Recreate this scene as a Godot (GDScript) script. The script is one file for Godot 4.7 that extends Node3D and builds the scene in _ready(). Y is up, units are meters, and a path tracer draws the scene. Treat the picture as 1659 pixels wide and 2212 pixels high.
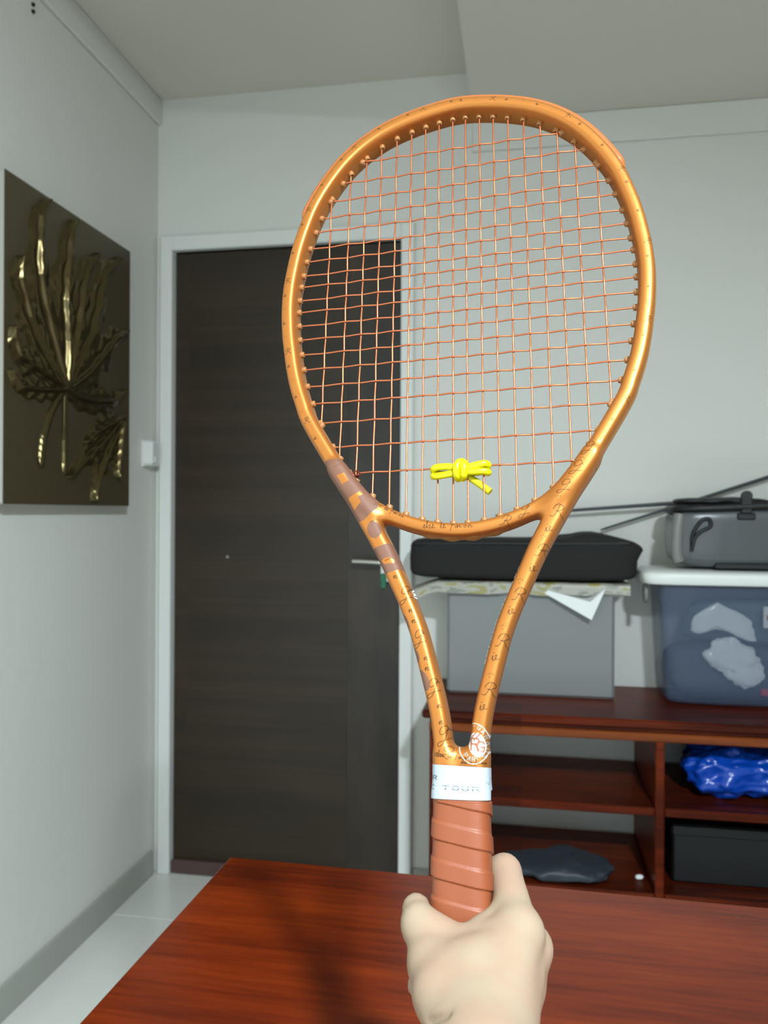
extends Node3D

const XL := -1.225   # left wall
const ZB := -2.529   # back wall
const CEIL := 2.611
const SOFFIT := 2.455

var M := {}

# ------------------------------------------------------------------ node helpers
func base(called: String, label := "", category := "", at := Vector3.ZERO, group := "") -> Node3D:
	var o := Node3D.new()
	o.name = called
	o.position = at
	if label: o.set_meta("label", label)
	if category: o.set_meta("category", category)
	if group: o.set_meta("group", group)
	add_child(o, true)
	return o

func obj(called: String, mesh, mat: Material, parent: Node = self, at := Vector3.ZERO) -> MeshInstance3D:
	var o := MeshInstance3D.new()
	o.name = called
	o.mesh = mesh if mesh is Mesh else mesh.commit()
	o.material_override = mat
	o.position = at
	parent.add_child(o, true)
	return o

func tag(o: Node, label: String, category: String, group := "") -> Node:
	o.set_meta("label", label)
	o.set_meta("category", category)
	if group: o.set_meta("group", group)
	return o

func struct(o: Node, label := "") -> Node:
	o.set_meta("kind", "structure")
	if label: o.set_meta("label", label)
	return o

# ------------------------------------------------------------------ mesh helpers
func ST() -> SurfaceTool:
	var st := SurfaceTool.new()
	st.begin(Mesh.PRIMITIVE_TRIANGLES)
	return st

# a triangle with its normals; wound clockwise as seen from outside
func tri(st: SurfaceTool, a: Vector3, b: Vector3, c: Vector3, na: Vector3, nb: Vector3, nc: Vector3) -> void:
	var flip := (b - a).cross(c - a).dot(na + nb + nc) > 0.0
	st.set_normal(na); st.add_vertex(a)
	if flip:
		st.set_normal(nc); st.add_vertex(c)
		st.set_normal(nb); st.add_vertex(b)
	else:
		st.set_normal(nb); st.add_vertex(b)
		st.set_normal(nc); st.add_vertex(c)

func quad(st: SurfaceTool, a: Vector3, b: Vector3, c: Vector3, d: Vector3, n: Vector3) -> void:
	tri(st, a, b, c, n, n, n)
	tri(st, a, c, d, n, n, n)

# chamfered box between two corners
func bx(st: SurfaceTool, lo: Vector3, hi: Vector3, bev := 0.003, xf := Transform3D()) -> void:
	var c := (lo + hi) * 0.5
	var h := (hi - lo).abs() * 0.5
	var b := minf(bev, minf(h.x, minf(h.y, h.z)) * 0.45)
	var p := func(sx, sy, sz, ax):
		var q := Vector3(sx * (h.x - b), sy * (h.y - b), sz * (h.z - b))
		q[ax] = [sx, sy, sz][ax] * h[ax]
		return xf * (c + q)
	for ax in 3:
		for s in [-1.0, 1.0]:
			var n := Vector3.ZERO
			n[ax] = s
			n = (xf.basis * n).normalized()
			var u := (ax + 1) % 3
			var v := (ax + 2) % 3
			var cs := []
			for k in [[-1.0, -1.0], [1.0, -1.0], [1.0, 1.0], [-1.0, 1.0]]:
				var sg := [0.0, 0.0, 0.0]
				sg[ax] = s; sg[u] = k[0]; sg[v] = k[1]
				cs.append(p.call(sg[0], sg[1], sg[2], ax))
			quad(st, cs[0], cs[1], cs[2], cs[3], n)
	for ax in 3:            # edge chamfers, along each axis
		var u := (ax + 1) % 3
		var v := (ax + 2) % 3
		for su in [-1.0, 1.0]:
			for sv in [-1.0, 1.0]:
				var n := Vector3.ZERO
				n[u] = su; n[v] = sv
				n = (xf.basis * n).normalized()
				var g := func(sa, face):
					var sg := [0.0, 0.0, 0.0]
					sg[ax] = sa; sg[u] = su; sg[v] = sv
					return p.call(sg[0], sg[1], sg[2], face)
				quad(st, g.call(-1.0, u), g.call(1.0, u), g.call(1.0, v), g.call(-1.0, v), n)
	for sx in [-1.0, 1.0]:
		for sy in [-1.0, 1.0]:
			for sz in [-1.0, 1.0]:
				var n := (xf.basis * Vector3(sx, sy, sz)).normalized()
				tri(st, p.call(sx, sy, sz, 0), p.call(sx, sy, sz, 1), p.call(sx, sy, sz, 2), n, n, n)

func box(lo: Vector3, hi: Vector3, bev := 0.003) -> SurfaceTool:
	var st := ST()
	bx(st, lo, hi, bev)
	return st

# round tube along points; radius may be one number or an array
func tube(st: SurfaceTool, pts: PackedVector3Array, rad, sides := 12, cap := true, flat := 1.0, flat_axis := Vector3.ZERO) -> void:
	var n := pts.size()
	var rings := []
	var nors := []
	var up := Vector3.ZERO
	for i in n:
		var t: Vector3 = (pts[mini(i + 1, n - 1)] - pts[maxi(i - 1, 0)]).normalized()
		if up == Vector3.ZERO:
			up = t.cross(Vector3(0.3, 0.9, 0.2)).normalized()
			if flat_axis != Vector3.ZERO: up = (flat_axis - t * flat_axis.dot(t)).normalized()
		up = (up - t * up.dot(t)).normalized()
		var sd := t.cross(up)
		var r: float = rad if rad is float else rad[i]
		var ring := PackedVector3Array()
		var nn := PackedVector3Array()
		for k in sides:
			var a := TAU * k / sides
			ring.append(pts[i] + (up * cos(a) * flat + sd * sin(a)) * r)
			nn.append((up * cos(a) + sd * sin(a) * flat).normalized())
		rings.append(ring); nors.append(nn)
	for i in n - 1:
		for k in sides:
			var l := (k + 1) % sides
			tri(st, rings[i][k], rings[i][l], rings[i + 1][l], nors[i][k], nors[i][l], nors[i + 1][l])
			tri(st, rings[i][k], rings[i + 1][l], rings[i + 1][k], nors[i][k], nors[i + 1][l], nors[i + 1][k])
	if cap:
		for e in [0, n - 1]:
			var t: Vector3 = (pts[0] - pts[1]).normalized() if e == 0 else (pts[n - 1] - pts[n - 2]).normalized()
			for k in sides:
				tri(st, pts[e], rings[e][k], rings[e][(k + 1) % sides], t, t, t)

func spline(pts: Array, per := 8) -> PackedVector3Array:
	var out := PackedVector3Array()
	var n := pts.size()
	for i in n - 1:
		var a: Vector3 = pts[maxi(i - 1, 0)]
		var b: Vector3 = pts[i]
		var c: Vector3 = pts[i + 1]
		var d: Vector3 = pts[mini(i + 2, n - 1)]
		for k in per:
			out.append(b.cubic_interpolate(c, a, d, float(k) / per))
	out.append(pts[n - 1])
	return out

# smooth surface from a function of (i, j) on a grid
func sheet(st: SurfaceTool, nu: int, nv: int, f: Callable, wrap_u := false, outward := true) -> void:
	var P := []
	for i in nu + 1:
		var row := PackedVector3Array()
		for j in nv + 1:
			row.append(f.call(float(i) / nu, float(j) / nv))
		P.append(row)
	var N := []
	for i in nu + 1:
		var row := PackedVector3Array()
		for j in nv + 1:
			var i0 := i - 1
			var i1 := i + 1
			if wrap_u:
				if i0 < 0: i0 = nu - 1
				if i1 > nu: i1 = 1
			else:
				i0 = maxi(i0, 0); i1 = mini(i1, nu)
			var du: Vector3 = P[i1][j] - P[i0][j]
			var dv: Vector3 = P[i][mini(j + 1, nv)] - P[i][maxi(j - 1, 0)]
			var nn := du.cross(dv)
			row.append(nn.normalized() * (1.0 if outward else -1.0) if nn.length() > 1e-12 else Vector3.ZERO)
		N.append(row)
	for i in nu:
		for j in nv:
			var uv := [Vector2(float(i) / nu, float(j) / nv), Vector2(float(i + 1) / nu, float(j) / nv), Vector2(float(i + 1) / nu, float(j + 1) / nv), Vector2(float(i) / nu, float(j + 1) / nv)]
			var q := [P[i][j], P[i + 1][j], P[i + 1][j + 1], P[i][j + 1]]
			var m := [N[i][j], N[i + 1][j], N[i + 1][j + 1], N[i][j + 1]]
			for s in [[0, 1, 2], [0, 2, 3]]:
				var nsum: Vector3 = m[s[0]] + m[s[1]] + m[s[2]]
				var cr: Vector3 = (q[s[1]] - q[s[0]]).cross(q[s[2]] - q[s[0]])
				if cr.length() < 1e-14: continue
				if nsum.length() < 1e-6: nsum = cr
				var order: Array = [s[0], s[2], s[1]] if cr.dot(nsum) > 0.0 else s
				for k in order:
					st.set_normal(m[k] if m[k] != Vector3.ZERO else nsum.normalized()); st.set_uv(uv[k]); st.add_vertex(q[k])

func fan(st: SurfaceTool, c: Vector3, ring: PackedVector3Array, n: Vector3) -> void:
	for k in ring.size():
		tri(st, c, ring[k], ring[(k + 1) % ring.size()], n, n, n)

# surface nets on a field stored x-fastest; keep: cells near the surface only
func nets(F: PackedFloat32Array, nx: int, ny: int, nz: int, org: Vector3, cell: float, scale: float, uvf = null) -> ArrayMesh:
	var sx := 1
	var sy := nx
	var sz := nx * ny
	var idx := PackedInt32Array(); idx.resize(nx * ny * nz); idx.fill(-1)
	var V := PackedVector3Array()
	var G := PackedVector3Array()
	var off := [0, sx, sy, sx + sy, sz, sx + sz, sy + sz, sx + sy + sz]
	var cells := PackedInt32Array()
	for z in nz - 1:
		for y in ny - 1:
			var row := z * sz + y * sy
			for x in nx - 1:
				var b := row + x
				var f0 := F[b]
				if absf(f0) > 2.2 * cell: continue
				var neg := 0
				var s := f0 < 0.0
				if s: neg = 1
				var f1 := F[b + 1]
				var f2 := F[b + sy]
				var f3 := F[b + sy + 1]
				var f4 := F[b + sz]
				var f5 := F[b + sz + 1]
				var f6 := F[b + sz + sy]
				var f7 := F[b + sz + sy + 1]
				if f1 < 0.0: neg += 1
				if f2 < 0.0: neg += 1
				if f3 < 0.0: neg += 1
				if f4 < 0.0: neg += 1
				if f5 < 0.0: neg += 1
				if f6 < 0.0: neg += 1
				if f7 < 0.0: neg += 1
				if neg == 0 or neg == 8: continue
				var v := [f0, f1, f2, f3, f4, f5, f6, f7]
				var p := Vector3.ZERO
				var cnt := 0
				for e in [[0, 1], [2, 3], [4, 5], [6, 7], [0, 2], [1, 3], [4, 6], [5, 7], [0, 4], [1, 5], [2, 6], [3, 7]]:
					var a: float = v[e[0]]
					var c: float = v[e[1]]
					if (a < 0.0) != (c < 0.0):
						var t := a / (a - c)
						var i: int = e[0]
						var j: int = e[1]
						p += Vector3(i & 1, (i >> 1) & 1, i >> 2).lerp(Vector3(j & 1, (j >> 1) & 1, j >> 2), t)
						cnt += 1
				p /= cnt
				idx[b] = V.size()
				V.append(Vector3(x, y, z) + p)
				cells.append(b)
	var sample := func(q: Vector3) -> float:
		var ix := clampi(int(q.x), 0, nx - 2)
		var iy := clampi(int(q.y), 0, ny - 2)
		var iz := clampi(int(q.z), 0, nz - 2)
		var fx := q.x - ix
		var fy := q.y - iy
		var fz := q.z - iz
		var b := ix + iy * sy + iz * sz
		var a0 := lerpf(lerpf(F[b], F[b + 1], fx), lerpf(F[b + sy], F[b + sy + 1], fx), fy)
		b += sz
		var a1 := lerpf(lerpf(F[b], F[b + 1], fx), lerpf(F[b + sy], F[b + sy + 1], fx), fy)
		return lerpf(a0, a1, fz)
	for i in V.size():
		var q := V[i]
		var g := Vector3(sample.call(q + Vector3(1, 0, 0)) - sample.call(q - Vector3(1, 0, 0)), sample.call(q + Vector3(0, 1, 0)) - sample.call(q - Vector3(0, 1, 0)), sample.call(q + Vector3(0, 0, 1)) - sample.call(q - Vector3(0, 0, 1)))
		var l := g.length()
		if l > 1e-9:
			V[i] = q - g / l * clampf(sample.call(q) / (l * 0.5), -0.5, 0.5)
			g /= l
		G.append(g)
	var tris := PackedInt32Array()
	for i in cells.size():
		var b := cells[i]
		var f0 := F[b]
		for ax in 3:
			var st: int = [sx, sy, sz][ax]
			var u: int = [sy, sz, sx][ax]
			var w: int = [sz, sx, sy][ax]
			var f1 := F[b + st]
			if (f0 < 0.0) == (f1 < 0.0): continue
			var a := idx[b]
			if b - u - w < 0: continue
			var bb := idx[b - u]
			var c := idx[b - u - w]
			var d := idx[b - w]
			if bb < 0 or c < 0 or d < 0: continue
			if f0 < 0.0: tris.append_array([a, bb, c, a, c, d])
			else: tris.append_array([a, c, bb, a, d, c])
	var verts := PackedVector3Array(); verts.resize(V.size())
	var uvs := PackedVector2Array(); uvs.resize(V.size())
	for i in V.size():
		verts[i] = (org + V[i] * cell) * scale
		if uvf: uvs[i] = uvf.call(verts[i])
	# winding: clockwise from outside
	if tris.size() >= 3:
		var votes := 0
		for k in range(0, mini(tris.size(), 300), 3):
			if (verts[tris[k + 1]] - verts[tris[k]]).cross(verts[tris[k + 2]] - verts[tris[k]]).dot(G[tris[k]]) > 0.0: votes += 1
			else: votes -= 1
		if votes > 0:
			for k in range(0, tris.size(), 3):
				var s := tris[k + 1]
				tris[k + 1] = tris[k + 2]
				tris[k + 2] = s
	var arr := []
	arr.resize(Mesh.ARRAY_MAX)
	arr[Mesh.ARRAY_VERTEX] = verts
	arr[Mesh.ARRAY_NORMAL] = G
	arr[Mesh.ARRAY_TEX_UV] = uvs
	arr[Mesh.ARRAY_INDEX] = tris
	var am := ArrayMesh.new()
	am.add_surface_from_arrays(Mesh.PRIMITIVE_TRIANGLES, arr)
	return am

# ------------------------------------------------------------------ pictures (grain, print) and materials
func noise_tex(freq: float, w := 256, h := 256, normal := false, bump := 2.0, ramp: Gradient = null, sd := 1, oct := 4) -> NoiseTexture2D:
	var n := FastNoiseLite.new()
	n.seed = sd
	n.frequency = freq
	n.fractal_octaves = oct
	var t := NoiseTexture2D.new()
	t.width = w; t.height = h
	t.seamless = true
	t.noise = n
	t.as_normal_map = normal
	t.bump_strength = bump
	if ramp: t.color_ramp = ramp
	return t

func ramp2(a: Color, b: Color, lo := 0.25, hi := 0.75) -> Gradient:
	var g := Gradient.new()
	g.set_offset(0, lo); g.set_color(0, a)
	g.set_offset(1, hi); g.set_color(1, b)
	return g

func mat(c: Color, rough := 0.6, metal := 0.0, spec := 0.5) -> StandardMaterial3D:
	var m := StandardMaterial3D.new()
	m.albedo_color = c
	m.roughness = rough
	m.metallic = metal
	m.metallic_specular = spec
	return m

func triplanar(m: StandardMaterial3D, s: Vector3) -> StandardMaterial3D:
	m.uv1_triplanar = true
	m.uv1_world_triplanar = true
	m.uv1_scale = s
	return m

func stamp(img: Image, p: Vector2, r: float, c: Color) -> void:
	var x0 := maxi(int(p.x - r - 1), 0)
	var x1 := mini(int(p.x + r + 1), img.get_width() - 1)
	var y0 := maxi(int(p.y - r - 1), 0)
	var y1 := mini(int(p.y + r + 1), img.get_height() - 1)
	for y in range(y0, y1 + 1):
		for x in range(x0, x1 + 1):
			var a := clampf(r + 0.5 - Vector2(x + 0.5, y + 0.5).distance_to(p), 0.0, 1.0) * c.a
			if a > 0.0:
				var o := img.get_pixel(x, y)
				img.set_pixel(x, y, Color(lerpf(o.r, c.r, a), lerpf(o.g, c.g, a), lerpf(o.b, c.b, a), 1.0))

func stroke(img: Image, pts: PackedVector2Array, w: float, c: Color) -> void:
	for i in pts.size() - 1:
		var l := pts[i].distance_to(pts[i + 1])
		var n := maxi(1, int(l / maxf(0.6, w * 0.5)))
		for k in n + 1:
			stamp(img, pts[i].lerp(pts[i + 1], float(k) / n), w * 0.5, c)

func fill_poly(img: Image, pts: PackedVector2Array, c: Color) -> void:
	var r := Rect2(pts[0], Vector2.ZERO)
	for p in pts: r = r.expand(p)
	for y in range(maxi(0, int(r.position.y)), mini(img.get_height(), int(r.end.y) + 1)):
		for x in range(maxi(0, int(r.position.x)), mini(img.get_width(), int(r.end.x) + 1)):
			if Geometry2D.is_point_in_polygon(Vector2(x + 0.5, y + 0.5), pts): img.set_pixel(x, y, c)

const FONT := {
	"R": "0,0 0,1 .55,1 .7,.88 .7,.65 .55,.52 0,.52|.35,.52 .72,0", "O": ".15,0 0,.2 0,.8 .15,1 .6,1 .75,.8 .75,.2 .6,0 .15,0", "L": "0,1 0,0 .6,0",
	"A": "0,0 .36,1 .72,0|.14,.35 .58,.35", "N": "0,0 0,1 .7,0 .7,1", "D": "0,0 0,1 .45,1 .7,.75 .7,.25 .45,0 0,0", "G": ".7,.8 .55,1 .15,1 0,.8 0,.2 .15,0 .6,0 .72,.2 .72,.45 .4,.45",
	"S": ".65,.85 .5,1 .15,1 0,.85 0,.65 .15,.53 .5,.48 .65,.35 .65,.15 .5,0 .15,0 0,.15", "P": "0,0 0,1 .55,1 .7,.85 .7,.6 .55,.47 0,.47", "I": ".1,0 .1,1", "T": "0,1 .7,1|.35,1 .35,0",
	"U": "0,1 0,.2 .15,0 .55,0 .7,.2 .7,1", "E": ".65,0 0,0 0,1 .65,1|0,.52 .5,.52", "-": ".1,.5 .5,.5", " ": "",
	# joined handwriting
	"script_r": ".1,.5 .25,.78 .5,.9 .78,.8 .8,.6 .55,.45 .3,.42 .55,.36 .68,.1 .95,-.1|.55,.88 .42,.45 .2,.05 -.05,.02",
	"script_g": ".85,.72 .65,1 .35,.9 .2,.6 .3,.4 .55,.5 .75,.8 .6,.2 .4,-.25 .12,-.4 .1,-.18 .5,.02 1,.2",
	"script_ie": "0,.1 .16,.45 .12,.06 .34,.12 .52,.42 .4,.46 .36,.12 .66,.12|.2,.66 .3,.72",
	"script_n": "0,.1 .15,.4 .12,0 .3,.4 .4,.38 .38,.02 .6,.15|.3,.75 .36,.78",
	"script_dots": "0,.5 .08,.55|.3,.62 .36,.7|.6,.5 .7,.58|.2,.1 .25,.12",
	"script_else": "0,.1 .2,.4 .1,.45 .12,.05 .4,.3 .5,.95 .42,.95 .44,.1 .7,.4 .85,.42 .75,.05 1,.1 1.2,.4 1.1,.45 1.12,.05 1.4,.15|2,.1 2.2,.9 2.1,.9 2.12,.1 2.35,.1 2.5,.4 2.4,.45 2.42,.05 2.7,.15|3.2,-.3 3.5,.85 3.6,.9|3.25,.4 3.65,.42|3.9,.35 3.75,.1 3.95,.1 4,.4 4.02,.08 4.25,.4 4.3,.1 4.5,.15|4.9,.4 4.75,.2 4.9,.06 5.05,.25 4.9,.4|5.3,.4 5.28,.05 5.5,.4 5.6,.1 5.8,.2",
}

func glyph(img: Image, ch: String, at: Vector2, size: float, w: float, c: Color, ang := 0.0, smooth := false) -> void:
	for part in FONT[ch].split("|", false):
		var pts := PackedVector2Array()
		for s in part.split(" ", false):
			var q = s.split(",")
			pts.append(at + (Vector2(float(q[0]), -float(q[1])) * size).rotated(ang))
		if smooth and pts.size() > 2:
			var sm := PackedVector2Array()
			for i in pts.size() - 1:
				for k in 5:
					sm.append(pts[i].cubic_interpolate(pts[i + 1], pts[maxi(i - 1, 0)], pts[mini(i + 2, pts.size() - 1)], k / 5.0))
			sm.append(pts[pts.size() - 1])
			pts = sm
		stroke(img, pts, w, c)

func text(img: Image, s: String, at: Vector2, size: float, w: float, c: Color, wide := 1.0) -> void:
	var x := 0.0
	for ch in s:
		glyph(img, ch, at + Vector2(x, 0), size, w, c)
		x += size * wide * (0.5 if ch == " " or ch == "I" else 1.0)

func tex(img: Image) -> ImageTexture:
	return ImageTexture.create_from_image(img)

func wood_image(w: int, h: int, cols: Array, sd: int, stretch: float, knots: Array = []) -> Image:
	var n1 := FastNoiseLite.new(); n1.seed = sd; n1.frequency = 0.02; n1.fractal_octaves = 4
	var n2 := FastNoiseLite.new(); n2.seed = sd + 7; n2.frequency = 0.12; n2.fractal_octaves = 3
	var n3 := FastNoiseLite.new(); n3.seed = sd + 13; n3.frequency = 0.006; n3.fractal_octaves = 3
	var img := Image.create(w, h, false, Image.FORMAT_RGB8)
	for y in h:
		for x in w:
			var yy := float(y)
			var dark := 0.0
			for k in knots:
				var d := Vector2((x - k.x) / 1.9, y - k.y)
				var q := exp(-d.length_squared() / (k.z * k.z))
				yy += q * k.z * 0.7 * signf(y - k.y)
				dark += q * 0.55
			var a := n1.get_noise_2d(x / stretch, yy) * 0.9 + n2.get_noise_2d(x / (stretch * 1.6), yy) * 0.5 + n3.get_noise_2d(x * 0.6, y) * 0.5
			var v := clampf(0.5 + a * 0.8, 0.0, 1.0)
			var c: Color = cols[0].lerp(cols[1], v * 2.0) if v < 0.5 else cols[1].lerp(cols[2], v * 2.0 - 1.0)
			img.set_pixel(x, y, c.darkened(clampf(dark, 0.0, 0.75)))
	return img

func materials() -> void:
	M.wall = triplanar(mat(Color(0.882, 0.877, 0.85), 0.75, 0.0, 0.3), Vector3(1.5, 1.5, 1.5))
	M.wall.normal_enabled = true
	M.wall.normal_texture = noise_tex(0.03, 512, 512, true, 1.5, null, 3, 5)
	M.wall.normal_scale = 0.25
	M.ceiling = mat(Color(0.865, 0.85, 0.80), 0.9, 0.0, 0.2)
	M.trim = mat(Color(0.90, 0.905, 0.885), 0.4)
	M.skirting = mat(Color(0.66, 0.66, 0.63), 0.35)
	M.tile = mat(Color(0.90, 0.90, 0.875), 0.14)
	M.tile.roughness_texture = noise_tex(0.02, 256, 256, false, 1.0, ramp2(Color(0.75, 0.75, 0.75), Color(1, 1, 1)), 5)
	triplanar(M.tile, Vector3(1.3, 1.3, 1.3))
	M.grout = mat(Color(0.5, 0.5, 0.48), 0.9)
	M.door = mat(Color.WHITE, 0.45)
	M.door.albedo_texture = tex(wood_image(256, 512, [Color(0.150, 0.106, 0.052), Color(0.180, 0.133, 0.068), Color(0.214, 0.162, 0.086)], 21, 22.0))
	triplanar(M.door, Vector3(0.9, 1.1, 0.9))
	M.stile = mat(Color.WHITE, 0.4)
	M.stile.albedo_texture = tex(wood_image(128, 128, [Color(0.13, 0.10, 0.07), Color(0.19, 0.15, 0.11), Color(0.25, 0.2, 0.15)], 25, 3.0))
	triplanar(M.stile, Vector3(3, 0.25, 3))
	M.metal = mat(Color(0.72, 0.71, 0.68), 0.28, 0.9)
	M.dark = mat(Color(0.06, 0.055, 0.05), 0.6)
	M.cab = mat(Color.WHITE, 0.36, 0.0, 0.25)
	M.cab.albedo_texture = tex(wood_image(256, 256, [Color(0.22, 0.07, 0.025), Color(0.33, 0.11, 0.035), Color(0.44, 0.165, 0.05)], 31, 7.0))
	triplanar(M.cab, Vector3(1.4, 2.4, 1.4))
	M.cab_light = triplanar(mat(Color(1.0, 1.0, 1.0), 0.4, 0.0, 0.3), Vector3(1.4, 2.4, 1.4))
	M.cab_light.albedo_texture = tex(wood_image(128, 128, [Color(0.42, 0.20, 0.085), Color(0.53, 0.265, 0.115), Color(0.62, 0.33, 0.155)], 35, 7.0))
	M.table = mat(Color.WHITE, 0.24, 0.0, 0.4)
	M.table.albedo_texture = tex(wood_image(1024, 640, [Color(0.335, 0.098, 0.014), Color(0.41, 0.135, 0.02), Color(0.475, 0.17, 0.028)], 41, 6.0, [Vector3(430, 250, 14), Vector3(745, 190, 34), Vector3(160, 470, 8), Vector3(80, 300, 7), Vector3(800, 430, 20)]))
	M.table_plain = triplanar(mat(Color.WHITE, 0.3), Vector3(1, 1, 1))
	M.table_plain.albedo_texture = M.table.albedo_texture
	M.black = mat(Color(0.10, 0.098, 0.092), 0.85)
	M.blackbox = mat(Color(0.055, 0.055, 0.06), 0.5)
	M.greybox = mat(Color(0.52, 0.53, 0.525), 0.5)
	M.lid_grey = mat(Color(0.78, 0.79, 0.77), 0.45)
	M.paper = mat(Color(0.93, 0.94, 0.93), 0.7)
	M.white = mat(Color(0.92, 0.93, 0.91), 0.35)
	M.rod = mat(Color(0.17, 0.19, 0.20), 0.4)
	M.vinyl = mat(Color(0.335, 0.35, 0.355), 0.28)
	M.vinyl_light = mat(Color(0.5, 0.5, 0.485), 0.4)
	M.trim_black = mat(Color(0.08, 0.082, 0.085), 0.5)
	M.blue = mat(Color(0.04, 0.27, 0.69), 0.24)
	M.cloth = mat(Color(0.20, 0.23, 0.26), 0.5)
	M.bin = mat(Color(0.40, 0.46, 0.56, 0.28), 0.3)
	M.bin.transparency = BaseMaterial3D.TRANSPARENCY_ALPHA
	M.bag_clear = mat(Color(0.93, 0.94, 0.95), 0.2)
	M.navy = mat(Color(0.16, 0.21, 0.27), 0.7)
	M.red = mat(Color(0.80, 0.10, 0.22), 0.5)
	M.green = mat(Color(0.10, 0.42, 0.30), 0.5)
	M.bronze = mat(Color(0.33, 0.29, 0.20), 0.42, 0.35)
	M.bronze.normal_enabled = true
	M.bronze.normal_texture = noise_tex(0.05, 256, 256, true, 2.0, null, 51, 4)
	M.bronze.normal_scale = 0.2
	triplanar(M.bronze, Vector3(4, 4, 4))
	M.leaf = mat(Color(0.35, 0.305, 0.19), 0.24, 0.8)
	M.canvas = mat(Color(0.72, 0.71, 0.67), 0.8)
	# racket
	M.string = mat(Color(0.80, 0.47, 0.315), 0.36, 0.8)
	M.grommet = mat(Color(0.62, 0.42, 0.235), 0.4)
	M.bumper = mat(Color(0.70, 0.39, 0.19), 0.45)
	M.strip = mat(Color(0.58, 0.40, 0.20), 0.45)
	M.leather = mat(Color(0.54, 0.275, 0.148), 0.5)
	M.leather.normal_enabled = true
	M.leather.normal_texture = noise_tex(0.08, 256, 256, true, 3.0, null, 61, 3)
	M.leather.normal_scale = 0.12
	triplanar(M.leather, Vector3(30, 30, 30))
	M.yellow = mat(Color(0.80, 0.775, 0.02), 0.35)
	M.skin = mat(Color(0.642, 0.56, 0.483), 0.55, 0.0, 0.35)
	M.skin.subsurf_scatter_enabled = true
	M.skin.subsurf_scatter_strength = 0.12
	M.skin.albedo_texture = noise_tex(0.012, 256, 256, false, 1.0, ramp2(Color(1.0, 0.95, 0.93), Color(0.99, 1.0, 0.98)), 71, 3)
	triplanar(M.skin, Vector3(9, 9, 9))
	M.white_print = mat(Color(0.78, 0.78, 0.78), 0.5)

# ------------------------------------------------------------------ scene
func _ready() -> void:
	seed(12)
	lights_and_camera()
	materials()
	room()
	door()
	table()
	cabinet()
	wall_things()
	cabinet_things()
	racket()
	damper()
	hand()

func lights_and_camera() -> void:
	var cam := Camera3D.new()
	cam.name = "camera"
	cam.position = Vector3(0, 1.22, 0)
	cam.rotation = Vector3(0, deg_to_rad(9.9), deg_to_rad(0.3))
	cam.fov = rad_to_deg(2.0 * atan(1106.0 / 1720.0))
	cam.keep_aspect = Camera3D.KEEP_HEIGHT
	cam.near = 0.02
	var at := CameraAttributesPhysical.new()
	at.frustum_focus_distance = 0.57
	at.frustum_focal_length = 12.0 * 1720.0 / 1106.0
	at.exposure_aperture = 8.0
	at.exposure_shutter_speed = 100.0
	cam.attributes = at
	add_child(cam)
	cam.current = true
	var e := Environment.new()
	e.background_mode = Environment.BG_COLOR
	e.background_color = Color(0.55, 0.66, 0.85)
	e.background_energy_multiplier = 0.15
	e.tonemap_mode = Environment.TONE_MAPPER_LINEAR
	e.tonemap_exposure = 1.05
	e.sdfgi_enabled = true
	e.ssao_enabled = true
	e.ssil_enabled = true
	var we := WorldEnvironment.new()
	we.name = "world"
	we.environment = e
	add_child(we)
	# the ceiling lamp above and to the right, behind the photographer
	ceiling_lamp("round white ceiling lamp under the lowered ceiling, off to the right", Vector3(0.62, SOFFIT, 0.75), 0.18, 12.3, 0.03, Color(0.905, 0.965, 1.0))
	daylight(Vector3(0.1, 1.15, 3.17), Vector2(2.3, 2.0), 0.95, Color(0.86, 0.95, 1.0))

func ceiling_lamp(label: String, at: Vector3, width: float, power: float, sideways: float, c: Color) -> void:
	var o := base("ceiling_lamp", label, "lamp", at)
	var st := ST()
	var r := width * 0.5
	sheet(st, 32, 3, func(u, v):
		var a: float = u * TAU
		var k := int(round(v * 3.0))
		var q: float = r * [1.04, 1.06, 1.06, 1.0][k]
		return Vector3(cos(a) * q, [0.0, -0.004, -0.02, -0.024][k], sin(a) * q), true)
	obj("rim", st, mat(Color(0.9, 0.9, 0.9), 0.4), o)
	var g := mat(Color(0.9, 0.9, 0.9), 0.4)
	g.emission_enabled = true
	g.emission = c
	g.emission_energy_multiplier = 2.0
	var d := ST()
	sheet(d, 32, 6, func(u, v):
		var a: float = u * TAU
		var b: float = v * PI * 0.5
		return Vector3(cos(a) * cos(b) * r, -0.024 - sin(b) * 0.06, sin(a) * cos(b) * r), true)
	obj("diffuser", d, g, o)
	var l := AreaLight3D.new()
	l.name = "light"
	l.area_size = Vector2(width * 0.85, width * 0.85)
	l.area_normalize_energy = true
	l.light_energy = power
	l.light_color = c
	l.shadow_enabled = true
	l.area_range = 12.0
	l.area_attenuation = 2.0
	l.position = at + Vector3(0, -0.092, 0)
	l.basis = Basis.looking_at(Vector3(-0.28, -0.96, 0.0), Vector3(0, 0, -1))   # turned a little towards the long wall
	add_child(l)
	var p := OmniLight3D.new()      # what leaves the dome sideways
	p.name = "light"
	p.light_energy = sideways
	p.light_color = c
	p.light_size = 0.05
	p.omni_range = 12.0
	p.omni_attenuation = 2.0
	p.shadow_enabled = true
	p.position = at + Vector3(0, -0.17, 0)
	add_child(p, true)

func daylight(at: Vector3, size: Vector2, power: float, c: Color) -> void:
	var l := AreaLight3D.new()
	l.name = "window_light"
	l.area_size = size
	l.area_normalize_energy = true
	l.light_energy = power
	l.light_color = c
	l.shadow_enabled = true
	l.area_range = 12.0
	l.area_attenuation = 2.0
	l.position = at
	add_child(l)

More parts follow.
